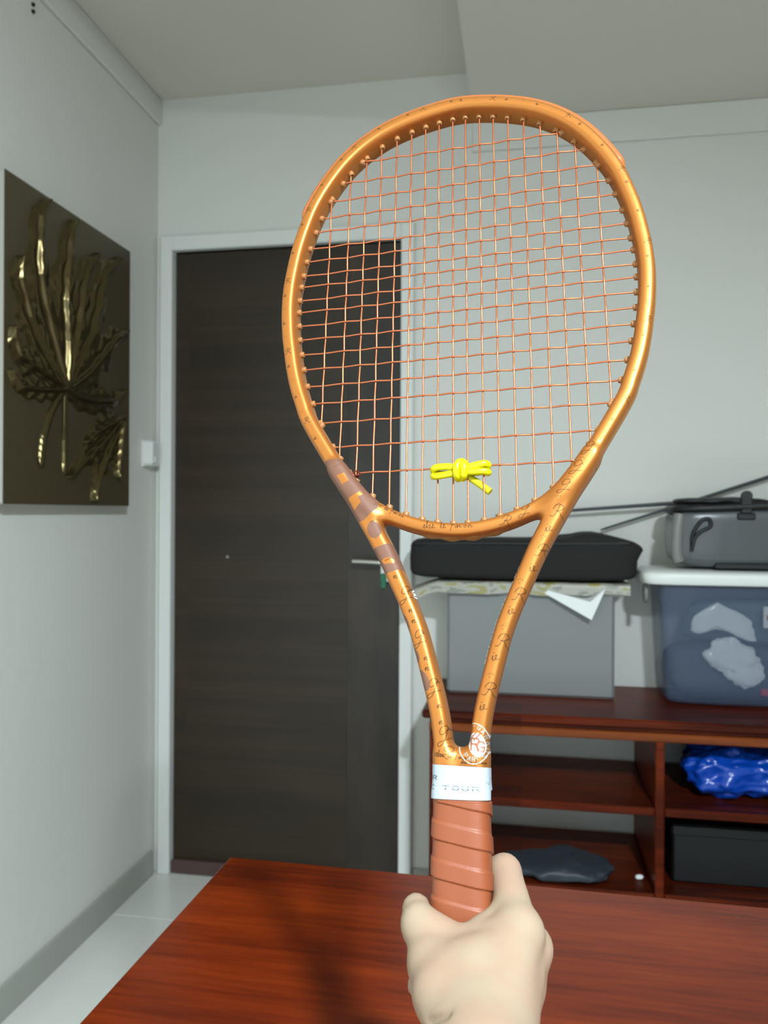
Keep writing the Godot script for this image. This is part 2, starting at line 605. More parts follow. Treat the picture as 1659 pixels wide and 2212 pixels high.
func room() -> void:
	var zf := 3.2
	var xr := 4.2
	# floor: a bed of grout with 60 cm tiles
	var fl := obj("floor", box(Vector3(XL - 0.12, -0.12, ZB - 0.12), Vector3(xr + 0.12, -0.004, zf + 0.12), 0.0), M.grout)
	struct(fl)
	var tm := box(Vector3(-0.2992, -0.006, -0.2992), Vector3(0.2992, 0.0, 0.2992), 0.0012).commit()
	var z := -2.23 - 0.3 - 0.001
	for j in 10:
		for i in 7:
			var cx := XL + 0.3 + i * 0.6
			var cz := -2.231 - 0.3 + j * 0.6
			if j == 0 or i == 6 or j == 9:
				var lo := Vector3(cx - 0.2992, -0.006, maxf(cz - 0.2992, ZB))
				var hi := Vector3(minf(cx + 0.2992, xr), 0.0, minf(cz + 0.2992, zf))
				if hi.x - lo.x > 0.02 and hi.z - lo.z > 0.02: obj("tile", box(lo, hi, 0.0012), M.tile, fl)
			else:
				obj("tile", tm, M.tile, fl, Vector3(cx, 0, cz))
	# ceiling and the lowered part on the right
	struct(obj("ceiling", box(Vector3(XL - 0.12, CEIL, ZB - 0.12), Vector3(xr + 0.12, CEIL + 0.12, zf + 0.12), 0.0), M.ceiling))
	struct(obj("trim_1", box(Vector3(-0.163, SOFFIT, ZB), Vector3(xr, CEIL - 0.0005, zf), 0.004), M.ceiling), "lowered boxed part of the ceiling on the right")
	struct(obj("trim_2", box(Vector3(XL, 2.525, ZB), Vector3(XL + 0.014, CEIL - 0.0005, zf), 0.006), M.wall), "narrow band along the top of the left wall")
	struct(obj("trim_3", box(Vector3(-0.163, 2.357, ZB), Vector3(xr, SOFFIT - 0.0005, ZB + 0.012), 0.003), M.wall), "shallow beam across the top of the back wall")
	# walls
	struct(obj("wall_left", box(Vector3(XL - 0.12, 0, ZB - 0.12), Vector3(XL, CEIL, zf + 0.12), 0.0), M.wall))
	struct(obj("wall_right", box(Vector3(xr, 0, ZB - 0.12), Vector3(xr + 0.12, CEIL, zf + 0.12), 0.0), mat(Color(0.55, 0.52, 0.48), 0.7)))
	# wall behind the photographer: a tall balcony window with frosted panes
	var wf := ST()
	bx(wf, Vector3(XL, 0, zf), Vector3(-1.1, CEIL, zf + 0.12), 0.0)
	bx(wf, Vector3(1.3, 0, zf), Vector3(xr, CEIL, zf + 0.12), 0.0)
	bx(wf, Vector3(-1.1, 2.2, zf), Vector3(1.3, CEIL, zf + 0.12), 0.0)
	bx(wf, Vector3(-1.1, 0, zf), Vector3(1.3, 0.1, zf + 0.12), 0.0)
	struct(obj("wall_front", wf, M.wall))
	var win := struct(base("window_1"))
	var wfm := ST()
	for r in [[-1.1, -1.05, 0.1, 2.2], [1.25, 1.3, 0.1, 2.2], [0.08, 0.12, 0.15, 2.15], [-1.05, 1.25, 0.1, 0.15], [-1.05, 1.25, 2.15, 2.2]]:
		bx(wfm, Vector3(r[0], r[2], zf + 0.03), Vector3(r[1], r[3], zf + 0.08), 0.003)
	obj("window_frame", wfm, M.trim, win)
	var gl := mat(Color(0.85, 0.9, 0.95), 0.4)
	gl.emission_enabled = true
	gl.emission = Color(0.86, 0.95, 1.0)
	gl.emission_energy_multiplier = 0.3
	for r in [[-1.05, 0.08], [0.12, 1.25]]:
		obj("pane", box(Vector3(r[0], 0.15, zf + 0.05), Vector3(r[1], 2.15, zf + 0.056), 0.0), gl, win)
	var wb := ST()
	bx(wb, Vector3(XL, 0, ZB - 0.12), Vector3(-1.166, CEIL, ZB), 0.0)
	bx(wb, Vector3(-0.385, 0, ZB - 0.12), Vector3(xr, CEIL, ZB), 0.0)
	bx(wb, Vector3(-1.166, 2.093, ZB - 0.12), Vector3(-0.385, CEIL, ZB), 0.0)
	struct(obj("wall_back", wb, M.wall))
	# skirting along the left wall and right of the door
	struct(obj("baseboard_left", box(Vector3(XL, 0.0, ZB + 0.03), Vector3(XL + 0.010, 0.083, zf), 0.002), M.skirting))
	struct(obj("baseboard_back", box(Vector3(-0.343, 0.0, ZB), Vector3(xr, 0.083, ZB + 0.010), 0.002), M.skirting))

func door() -> void:
	var d := struct(base("door_1"))
	var f := -2.505
	obj("door_jamb", box(Vector3(-1.207, 0, ZB - 0.1), Vector3(-1.164, 2.143, f), 0.004), M.trim, d)
	obj("door_jamb", box(Vector3(-0.387, 0, ZB - 0.1), Vector3(-0.345, 2.143, f), 0.004), M.trim, d)
	obj("door_head", box(Vector3(-1.164, 2.093, ZB - 0.1), Vector3(-0.387, 2.143, f), 0.004), M.trim, d)
	obj("threshold", box(Vector3(-1.164, 0, ZB - 0.08), Vector3(-0.387, 0.046, -2.515), 0.006), mat(Color(0.33, 0.25, 0.24), 0.3), d)
	var leaf := obj("door_leaf", box(Vector3(-1.161, 0.045, -2.57), Vector3(-0.39, 2.09, -2.534), 0.002), M.door, d)
	obj("stile_panel", box(Vector3(-0.561, 0.046, -2.536), Vector3(-0.392, 2.088, -2.5315), 0.0015), M.stile, leaf)
	var h := obj("door_handle", ST_lever(), M.metal, leaf)
	obj("lock_plate", box(Vector3(-0.452, 0.995, -2.534), Vector3(-0.412, 1.105, -2.526), 0.004), M.metal, leaf)
	obj("green_tag", box(Vector3(-0.449, 0.975, -2.524), Vector3(-0.432, 1.022, -2.519), 0.001), M.green, leaf).set_meta("label", "narrow green tag under the handle")
	var st := ST()
	tube(st, PackedVector3Array([Vector3(-0.9717, 1.0673, -2.535), Vector3(-0.9717, 1.0673, -2.529)]), 0.0045, 12)
	obj("stud", st, M.metal, leaf).set_meta("label", "small bright stud")

func ST_lever() -> SurfaceTool:
	var st := ST()
	tube(st, spline([Vector3(-0.432, 1.058, -2.53), Vector3(-0.432, 1.058, -2.495), Vector3(-0.437, 1.0585, -2.482), Vector3(-0.452, 1.060, -2.478), Vector3(-0.49, 1.062, -2.478), Vector3(-0.533, 1.063, -2.480)], 5), 0.0085, 12)
	return st

func table() -> void:
	var o := base("table", "reddish brown polished wooden table in the foreground", "table", Vector3(0.5497, 0, -0.562))
	o.rotation.y = -0.024
	var x0 := -0.394 - 0.55
	var x1 := 0.95
	var z0 := -1.008 + 0.58
	var z1 := 0.44
	var st := ST()
	var h := 0.76
	var b := 0.004
	# top face carries the long grain picture
	for q in [[Vector3(x0 + b, h, z0 + b), Vector3(x1 - b, h, z0 + b), Vector3(x1 - b, h, z1 - b), Vector3(x0 + b, h, z1 - b)]]:
		for s in [[0, 1, 2], [0, 2, 3]]:
			for k in s:
				st.set_normal(Vector3.UP)
				st.set_uv(Vector2((q[k].x - x0) / (x1 - x0), (q[k].z - z0) / (z1 - z0)))
				st.add_vertex(q[k])
	obj("tabletop", st, M.table, o)
	var e := ST()
	var c := [Vector2(x0, z0), Vector2(x1, z0), Vector2(x1, z1), Vector2(x0, z1)]
	for k in 4:
		var p: Vector2 = c[k]
		var q: Vector2 = c[(k + 1) % 4]
		var n2 := Vector2((q - p).y, -(q - p).x).normalized()
		var n := Vector3(n2.x, 0, n2.y)
		var ip := p + Vector2(b * signf(-p.x + 0.3), b * signf(-p.y))
		var iq := q + Vector2(b * signf(-q.x + 0.3), b * signf(-q.y))
		quad(e, Vector3(p.x, h - b, p.y), Vector3(q.x, h - b, q.y), Vector3(iq.x, h, iq.y), Vector3(ip.x, h, ip.y), (n + Vector3.UP).normalized())
		quad(e, Vector3(p.x, h - 0.028, p.y), Vector3(q.x, h - 0.028, q.y), Vector3(q.x, h - b, q.y), Vector3(p.x, h - b, p.y), n)
	quad(e, Vector3(x0, h - 0.028, z0), Vector3(x1, h - 0.028, z0), Vector3(x1, h - 0.028, z1), Vector3(x0, h - 0.028, z1), Vector3.DOWN)
	obj("edge_band", e, M.table_plain, o)
	var a := ST()
	bx(a, Vector3(x0 + 0.09, h - 0.1, z0 + 0.08), Vector3(x1 - 0.09, h - 0.028, z0 + 0.1), 0.002)
	bx(a, Vector3(x0 + 0.09, h - 0.1, z1 - 0.1), Vector3(x1 - 0.09, h - 0.028, z1 - 0.08), 0.002)
	bx(a, Vector3(x0 + 0.08, h - 0.1, z0 + 0.1), Vector3(x0 + 0.1, h - 0.028, z1 - 0.1), 0.002)
	bx(a, Vector3(x1 - 0.1, h - 0.1, z0 + 0.1), Vector3(x1 - 0.08, h - 0.028, z1 - 0.1), 0.002)
	obj("apron", a, M.table_plain, o)
	for x in [x0 + 0.07, x1 - 0.13]:
		for z in [z0 + 0.07, z1 - 0.13]:
			obj("leg", box(Vector3(x, 0, z), Vector3(x + 0.06, h - 0.028, z + 0.06), 0.004), M.table_plain, o)

func cabinet() -> void:
	var o := base("bookcase", "low open dark reddish wooden bookcase along the back wall", "bookcase", Vector3(0.35, 0, -2.3))
	var q := func(x0, y0, z0, x1, y1, z1, b := 0.003): return box(Vector3(x0 - 0.35, y0, z0 + 2.3), Vector3(x1 - 0.35, y1, z1 + 2.3), b)
	var xr := 0.945
	var zb := -2.512
	obj("top", q.call(-0.262, 0.672, zb, xr + 0.016, 0.695, -2.103, 0.006), M.cab, o)
	obj("moulding", q.call(-0.243, 0.660, zb, xr, 0.672, -2.122, 0.002), M.cab, o)
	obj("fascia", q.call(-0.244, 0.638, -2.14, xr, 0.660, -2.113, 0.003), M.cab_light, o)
	obj("side_panel", q.call(-0.2435, 0, zb, -0.2255, 0.66, -2.12), M.cab, o)
	obj("side_panel", q.call(xr - 0.018, 0, zb, xr, 0.66, -2.12), M.cab, o)
	obj("divider", q.call(0.336, 0.06, zb, 0.359, 0.66, -2.118), M.cab, o)
	for r in [[-0.2255, 0.336], [0.359, xr - 0.018]]:
		obj("shelf", q.call(r[0], 0.446, zb, r[1], 0.468, -2.121), M.cab, o)
		obj("shelf", q.call(r[0], 0.226, zb, r[1], 0.248, -2.121), M.cab, o)
		obj("shelf", q.call(r[0], 0.04, zb, r[1], 0.06, -2.121), M.cab, o)
	obj("plinth", q.call(-0.2255, 0, -2.15, xr - 0.018, 0.04, -2.13), M.cab, o)
	obj("corner_post", q.call(-0.231, 0.695, zb, -0.216, 0.775, zb + 0.02), M.cab, o).set_meta("label", "short dark post standing on the back left corner")

# ------------------------------------------------------------------ wall panel with a raised leaf, chime box, screws
func seg_near(p: Vector2, pts: PackedVector2Array) -> Vector3:   # distance, place along (0..1), side
	var best := 1e9
	var at := 0.0
	var side := 1.0
	var total := 0.0
	for i in pts.size() - 1: total += pts[i].distance_to(pts[i + 1])
	var run := 0.0
	for i in pts.size() - 1:
		var a := pts[i]
		var d := pts[i + 1] - a
		var l := d.length()
		var t := clampf((p - a).dot(d) / (l * l), 0.0, 1.0)
		var e := p - a - d * t
		if e.length() < best:
			best = e.length()
			at = (run + t * l) / total
			side = signf(d.cross(p - a))
		run += l
	return Vector3(best, at, side)

func relief(parent: Node, called: String, strokes: Array, x: float, mtl: Material) -> void:
	# strokes: [points (far, up), half width, height, is a stem]
	var lo := Vector2(1e9, 1e9)
	var hi := -lo
	for s in strokes:
		for p in s[0]:
			lo = lo.min(p - Vector2.ONE * s[1]); hi = hi.max(p + Vector2.ONE * s[1])
	lo = lo.max(Vector2(1.666, 1.240)); hi = hi.min(Vector2(2.244, 2.002))
	var stp := 0.0027
	var nu := int((hi.x - lo.x) / stp)
	var nv := int((hi.y - lo.y) / stp)
	var H := []
	for i in nu + 1:
		var row := PackedFloat32Array()
		for j in nv + 1:
			var p := lo + Vector2(i, j) * stp
			var h := -0.002
			for s in strokes:
				var pts: PackedVector2Array = s[0]
				var w: float = s[1]
				if s[3]:
					var q := seg_near(p, pts)
					if q.x < w: h = maxf(h, s[2] * sqrt(1.0 - (q.x / w) ** 2) - 0.001)
					continue
				var r: Rect2 = s[4]
				if not r.has_point(p): continue
				var q := seg_near(p, pts)
				var ww := w * pow(sin(PI * clampf(pow(q.y, 0.85) * 0.94 + 0.05, 0.0, 1.0)), 0.8) * 1.22 * (1.0 + 0.2 * sin(q.y * 30.0 + q.x * 40.0))
				if q.x < ww:
					var k := q.x / ww
					var bulge := 1.0 - absf(k * 2.0 - 0.9) * 0.75
					var veins := 0.0022 * sin(q.y * 38.0 - q.x * 120.0)
					var rib: float = 0.017 * exp(-pow(q.x / 0.0052, 2.0))
					h = maxf(h, s[2] * clampf(bulge, 0.1, 1.0) * minf(1.0, (1.0 - k) * 4.0) + veins * k * (1.0 - k) * 3.0 + rib)
			row.append(h)
		H.append(row)
	var st := ST()
	var P := func(i, j): return Vector3(x + H[i][j], lo.y + j * stp, -(lo.x + i * stp))
	for i in range(1, nu - 1):
		for j in range(1, nv - 1):
			if H[i][j] < 0.0 and H[i + 1][j] < 0.0 and H[i][j + 1] < 0.0 and H[i + 1][j + 1] < 0.0: continue
			var c := [[i, j], [i + 1, j], [i + 1, j + 1], [i, j + 1]]
			var v := []
			var n := []
			for k in c:
				v.append(P.call(k[0], k[1]))
				var dz: float = H[k[0] + 1][k[1]] - H[k[0] - 1][k[1]]
				var dy: float = H[k[0]][k[1] + 1] - H[k[0]][k[1] - 1]
				n.append(Vector3(2.0 * stp, -dy, dz).normalized())
			tri(st, v[0], v[1], v[2], n[0], n[1], n[2])
			tri(st, v[0], v[2], v[3], n[0], n[2], n[3])
	var m := obj(called, st, mtl, parent)
	m.position = -parent.position

func lobe(pts: Array, w: float, h: float) -> Array:
	var p := PackedVector2Array()
	for q in pts: p.append(Vector2(q.x * 0.99, 1.22 + (q.y - 1.22) * 0.99))
	var r := Rect2(p[0], Vector2.ZERO)
	for q in p: r = r.expand(q)
	return [p, w, h, false, r.grow(w * 1.3)]

func wall_things() -> void:
	var o := base("wall_panel", "dark bronze relief picture of a maple leaf hung on the left wall", "picture", Vector3(XL, 1.2335, -1.958))
	var f := XL + 0.042
	obj("canvas", box(Vector3(0, 0, -0.2985), Vector3(0.0405, 0.776, 0.2985), 0.004), M.canvas, o)
	obj("front_sheet", box(Vector3(0.0405, 0.0005, -0.298), Vector3(0.0425, 0.7755, 0.298), 0.0008), M.bronze, o)
	var V := func(a): return a
	var big := [
		lobe([Vector2(1.923, 1.539), Vector2(1.926, 1.665), Vector2(1.916, 1.774), Vector2(1.92, 1.83), Vector2(1.929, 1.887), Vector2(1.935, 1.934), Vector2(1.949, 1.993)], 0.052, 0.010),
		lobe([Vector2(1.923, 1.539), Vector2(1.866, 1.653), Vector2(1.825, 1.739), Vector2(1.803, 1.806), Vector2(1.798, 1.888), Vector2(1.804, 1.952), Vector2(1.836, 2.010)], 0.046, 0.010),
		lobe([Vector2(1.923, 1.539), Vector2(1.822, 1.629), Vector2(1.764, 1.692), Vector2(1.724, 1.773), Vector2(1.724, 1.827)], 0.042, 0.009),
		lobe([Vector2(1.923, 1.539), Vector2(1.803, 1.568), Vector2(1.722, 1.59), Vector2(1.694, 1.652)], 0.034, 0.008),
		lobe([Vector2(1.923, 1.539), Vector2(1.804, 1.52), Vector2(1.73, 1.515), Vector2(1.688, 1.548)], 0.026, 0.007),
		lobe([Vector2(1.923, 1.539), Vector2(1.979, 1.722), Vector2(1.999, 1.819), Vector2(2.019, 1.882), Vector2(2.069, 1.943)], 0.044, 0.010),
		lobe([Vector2(1.923, 1.539), Vector2(2.049, 1.715), Vector2(2.09, 1.832), Vector2(2.112, 1.897), Vector2(2.188, 1.969)], 0.046, 0.010),
		lobe([Vector2(1.923, 1.539), Vector2(2.029, 1.601), Vector2(2.119, 1.677), Vector2(2.174, 1.729), Vector2(2.24, 1.765)], 0.046, 0.010),
		lobe([Vector2(1.923, 1.539), Vector2(1.976, 1.526), Vector2(2.061, 1.525), Vector2(2.176, 1.544), Vector2(2.232, 1.585)], 0.034, 0.008)]
	relief(o, "large_leaf", big, f + 0.0005, M.leaf)
	var small := [
		lobe([Vector2(2.226, 1.503), Vector2(2.127, 1.378), Vector2(2.078, 1.302), Vector2(2.059, 1.249)], 0.036, 0.008),
		lobe([Vector2(2.226, 1.503), Vector2(2.101, 1.415), Vector2(1.998, 1.35), Vector2(1.938, 1.31)], 0.030, 0.008),
		lobe([Vector2(2.226, 1.503), Vector2(2.127, 1.464), Vector2(2.064, 1.438), Vector2(2.016, 1.408)], 0.026, 0.007),
		lobe([Vector2(2.226, 1.503), Vector2(2.207, 1.418), Vector2(2.194, 1.355), Vector2(2.189, 1.32)], 0.032, 0.008)]
	relief(o, "small_leaf", small, f + 0.0005, M.leaf)
	relief(o, "stem", [[PackedVector2Array([Vector2(1.894, 1.526), Vector2(1.866, 1.497), Vector2(1.840, 1.461), Vector2(1.814, 1.403), Vector2(1.803, 1.335)]), 0.012, 0.010, true]], f + 0.0005, M.leaf)
	relief(o, "stem", [[PackedVector2Array([Vector2(1.904, 1.528), Vector2(1.905, 1.440), Vector2(1.908, 1.374), Vector2(1.906, 1.320)]), 0.010, 0.010, true]], f + 0.0005, M.leaf)
	# door chime
	var c := base("door_chime", "small white box on the left wall beside the door frame", "chime", Vector3(XL, 1.408, -2.452))
	var st := ST()
	bx(st, Vector3(0, -0.040, -0.032), Vector3(0.036, 0.041, 0.032), 0.007)
	obj("housing", st, M.white, c)
	obj("backplate", box(Vector3(0, -0.045, -0.035), Vector3(0.008, 0.043, 0.035), 0.002), M.trim, c)
	obj("button", box(Vector3(0.035, -0.028, -0.004), Vector3(0.0385, -0.010, 0.012), 0.002), M.trim, c)
	for y in [[2.4946, "upper"], [2.4771, "lower"]]:
		var s := ST()
		tube(s, PackedVector3Array([Vector3(-0.004, 0, 0), Vector3(0.004, 0, 0), Vector3(0.0065, 0, 0)]), [0.0048, 0.0048, 0.003], 10)
		var w := obj("screw", s, M.dark, self, Vector3(XL, y[0], -1.824))
		tag(w, "%s of two small dark screws high on the left wall" % y[1], "screw", "screws high on the left wall")

# ------------------------------------------------------------------ what stands on and in the bookcase
func crumple(st: SurfaceTool, c: Vector3, h: Vector3, amp: float, freq: float, sd: int, nu := 56, nv := 36, pw := 0.5, top = null) -> void:
	var n := FastNoiseLite.new()
	n.seed = sd
	n.frequency = freq
	n.noise_type = FastNoiseLite.TYPE_CELLULAR
	n.cellular_return_type = FastNoiseLite.RETURN_DISTANCE
	n.fractal_octaves = 2
	var m := FastNoiseLite.new()
	m.seed = sd + 3
	m.frequency = freq * 0.4
	var sp := func(v): return signf(v) * pow(absf(v), pw)
	sheet(st, nu, nv, func(u, v):
		var a: float = -u * TAU
		var b: float = (v - 0.5) * PI
		var d := Vector3(sp.call(cos(b)) * sp.call(cos(a)), sp.call(sin(b)), sp.call(cos(b)) * sp.call(sin(a)))
		var p := d * h
		p *= 1.0 + amp * (n.get_noise_3dv(p) + 0.4) + amp * 1.2 * m.get_noise_3dv(p)
		if top: p = top.call(p)
		if p.y < -h.y: p.y = -h.y
		return c + p, true)

func cabinet_things() -> void:
	var ty := 0.695
	# grey storage box
	var g := base("storage_box", "grey plastic storage box with lid under the black bag", "storage box", Vector3(0.02, ty, -2.41))
	obj("body", box(Vector3(-0.236, 0.0, -0.095), Vector3(0.236, 0.300, 0.095), 0.008), M.greybox, g)
	obj("lid", box(Vector3(-0.262, 0.290, -0.10), Vector3(0.266, 0.322, 0.104), 0.007), M.lid_grey, g)
	# printed plastic bag lying over the lid
	var pr := Image.create(256, 128, false, Image.FORMAT_RGB8)
	pr.fill(Color(0.66, 0.65, 0.60))
	var n := FastNoiseLite.new(); n.seed = 5; n.frequency = 0.03
	for y in 128:
		for x in 256:
			var v := n.get_noise_2d(x, y * 1.6)
			if v > 0.26: pr.set_pixel(x, y, Color(0.60, 0.57, 0.34))
			elif v < -0.3: pr.set_pixel(x, y, Color(0.52, 0.52, 0.48))
	fill_poly(pr, PackedVector2Array([Vector2(86, 92), Vector2(93, 90), Vector2(94, 100), Vector2(87, 102)]), Color(0.75, 0.22, 0.15))
	var pm := mat(Color.WHITE, 0.35)
	pm.albedo_texture = tex(pr)
	var st := ST()
	var wob := FastNoiseLite.new(); wob.seed = 9; wob.frequency = 6.0
	var top_of := func(u, v):
		var x: float = lerpf(-0.345, 0.275, u)
		var s: float = v * 0.27
		var zz := -0.11 + minf(s, 0.22)
		var drop := maxf(0.0, s - 0.22)
		var w: float = wob.get_noise_2d(x, s * 2.0)
		var hang: float = drop * (0.62 + 0.25 * wob.get_noise_1d(x * 1.1))
		var y: float = 0.3245 + 0.004 * absf(w) - hang
		if x < -0.262: y -= (-0.262 - x) * 0.35
		return Vector3(x, y, zz + 0.004 + hang * 0.12)
	sheet(st, 60, 24, top_of, false, false)
	sheet(st, 60, 24, func(u, v): return top_of.call(u, v) + Vector3(0, 0.0012, 0.0006), false, false)
	tag(obj("plastic_bag", st, pm, self, Vector3(0.02, ty, -2.41)), "flattened pale plastic bag with yellow print lying on the grey storage box", "bag")
	# white sheet whose corner hangs down
	var ps := ST()
	var A := Vector3(0.027, 1.012, -2.296)
	var B := Vector3(0.189, 0.923, -2.277)
	var C := Vector3(0.228, 1.010, -2.288)
	var D := Vector3(0.186, 0.972, -2.285)
	var E := Vector3(0.10, 1.0195, -2.42)
	var nn := Vector3(0, 0.25, 1).normalized()
	for k in [0.0, -0.0012]:
		var o := Vector3(0, 0, k)
		tri(ps, A + o, B + o, D + o, nn, nn, nn)
		tri(ps, D + o, B + o, C + o, nn, nn, nn)
	var nu := Vector3(0, 1, 0.2).normalized()
	tri(ps, A, D, E, nu, nu, nu)
	tri(ps, D, C, E, nu, nu, nu)
	tag(obj("paper_sheet", ps, M.paper), "white sheet of paper with its corner hanging over the grey storage box", "paper")
	# long black soft bag
	var bb := ST()
	crumple(bb, Vector3.ZERO, Vector3(0.321, 0.060, 0.105), 0.03, 9.0, 4, 90, 40, 0.28, func(p):
		var q: Vector3 = p
		q.y *= 1.0 + 0.34 * exp(-pow((q.x - 0.20) / 0.075, 2.0)) * (1.0 if q.y > 0.0 else 0.0)
		q.x += 0.016 * exp(-pow((q.y - 0.03) / 0.02, 2.0)) * (1.0 if q.x > 0.25 else 0.0)
		return q)
	var bg := base("duffel_bag", "long black fabric bag lying on the grey storage box", "bag", Vector3(-0.008, 1.086, -2.40))
	obj("body", bb, M.black, bg)
	var zp := ST()
	tube(zp, spline([Vector3(-0.30, 0.042, 0.098), Vector3(-0.1, 0.045, 0.103), Vector3(0.1, 0.046, 0.104), Vector3(0.30, 0.05, 0.098)], 8), 0.0035, 8)
	obj("zip", zp, M.trim_black, bg)
	bin(Vector3(0.631, ty, -2.385))
	vinyl_bag()
	# two thin rods behind the bags
	var ra := ST()
	tube(ra, PackedVector3Array([Vector3(-0.0839, 1.2104, -2.478), Vector3(-0.0716, 1.2113, -2.478), Vector3(0.4445, 1.2506, -2.478), Vector3(0.60, 1.2615, -2.478)]), [0.0022, 0.0036, 0.0062, 0.0065], 10)
	tag(obj("rod", ra, M.rod), "thin black rod nearly level, reaching left above the black bag", "rod", "thin rods against the back wall")
	var rb := ST()
	tube(rb, PackedVector3Array([Vector3(0.232, 1.1686, -2.495), Vector3(0.246, 1.1733, -2.495), Vector3(0.7077, 1.3278, -2.495), Vector3(0.84, 1.372, -2.495)]), [0.0022, 0.0035, 0.0055, 0.006], 10)
	tag(obj("rod", rb, M.rod), "thin dark rod slanting up to the right from the black bag's hump", "rod", "thin rods against the back wall")
	# shelf things
	var bl := ST()
	crumple(bl, Vector3.ZERO, Vector3(0.155, 0.064, 0.10), 0.30, 22.0, 11, 96, 60, 0.7)
	tag(obj("plastic_bag", bl, M.blue, self, Vector3(0.585, 0.468 + 0.064, -2.29)), "crumpled shiny blue plastic bag on the upper shelf of the bookcase", "bag")
	var kb := base("black_box", "plain black box on the lower right shelf of the bookcase", "box", Vector3(0.56, 0.248, -2.34))
	obj("body", box(Vector3(-0.168, 0, -0.14), Vector3(0.20, 0.130, 0.14), 0.006), M.blackbox, kb)
	obj("lid", box(Vector3(-0.171, 0.122, -0.143), Vector3(0.203, 0.155, 0.143), 0.006), M.blackbox, kb)
	var cl := ST()
	crumple(cl, Vector3.ZERO, Vector3(0.135, 0.020, 0.085), 0.35, 16.0, 23, 64, 30, 0.8, func(p):
		var q: Vector3 = p
		if q.y > 0.0: q.y *= 0.9 + 0.75 * exp(-pow((q.x - 0.02) / 0.05, 2.0))
		return q)
	tag(obj("plastic_bag", cl, M.cloth, self, Vector3(0.095, 0.268, -2.21)), "dark grey crumpled bag on the lower left shelf of the bookcase", "bag")
	var tw := ST()
	crumple(tw, Vector3.ZERO, Vector3(0.011, 0.006, 0.008), 0.5, 90.0, 31, 24, 14, 0.9)
	tag(obj("tissue", tw, M.white, self, Vector3(0.308, 0.2545, -2.20)), "tiny crumpled white scrap on the lower shelf near the divider", "scrap")

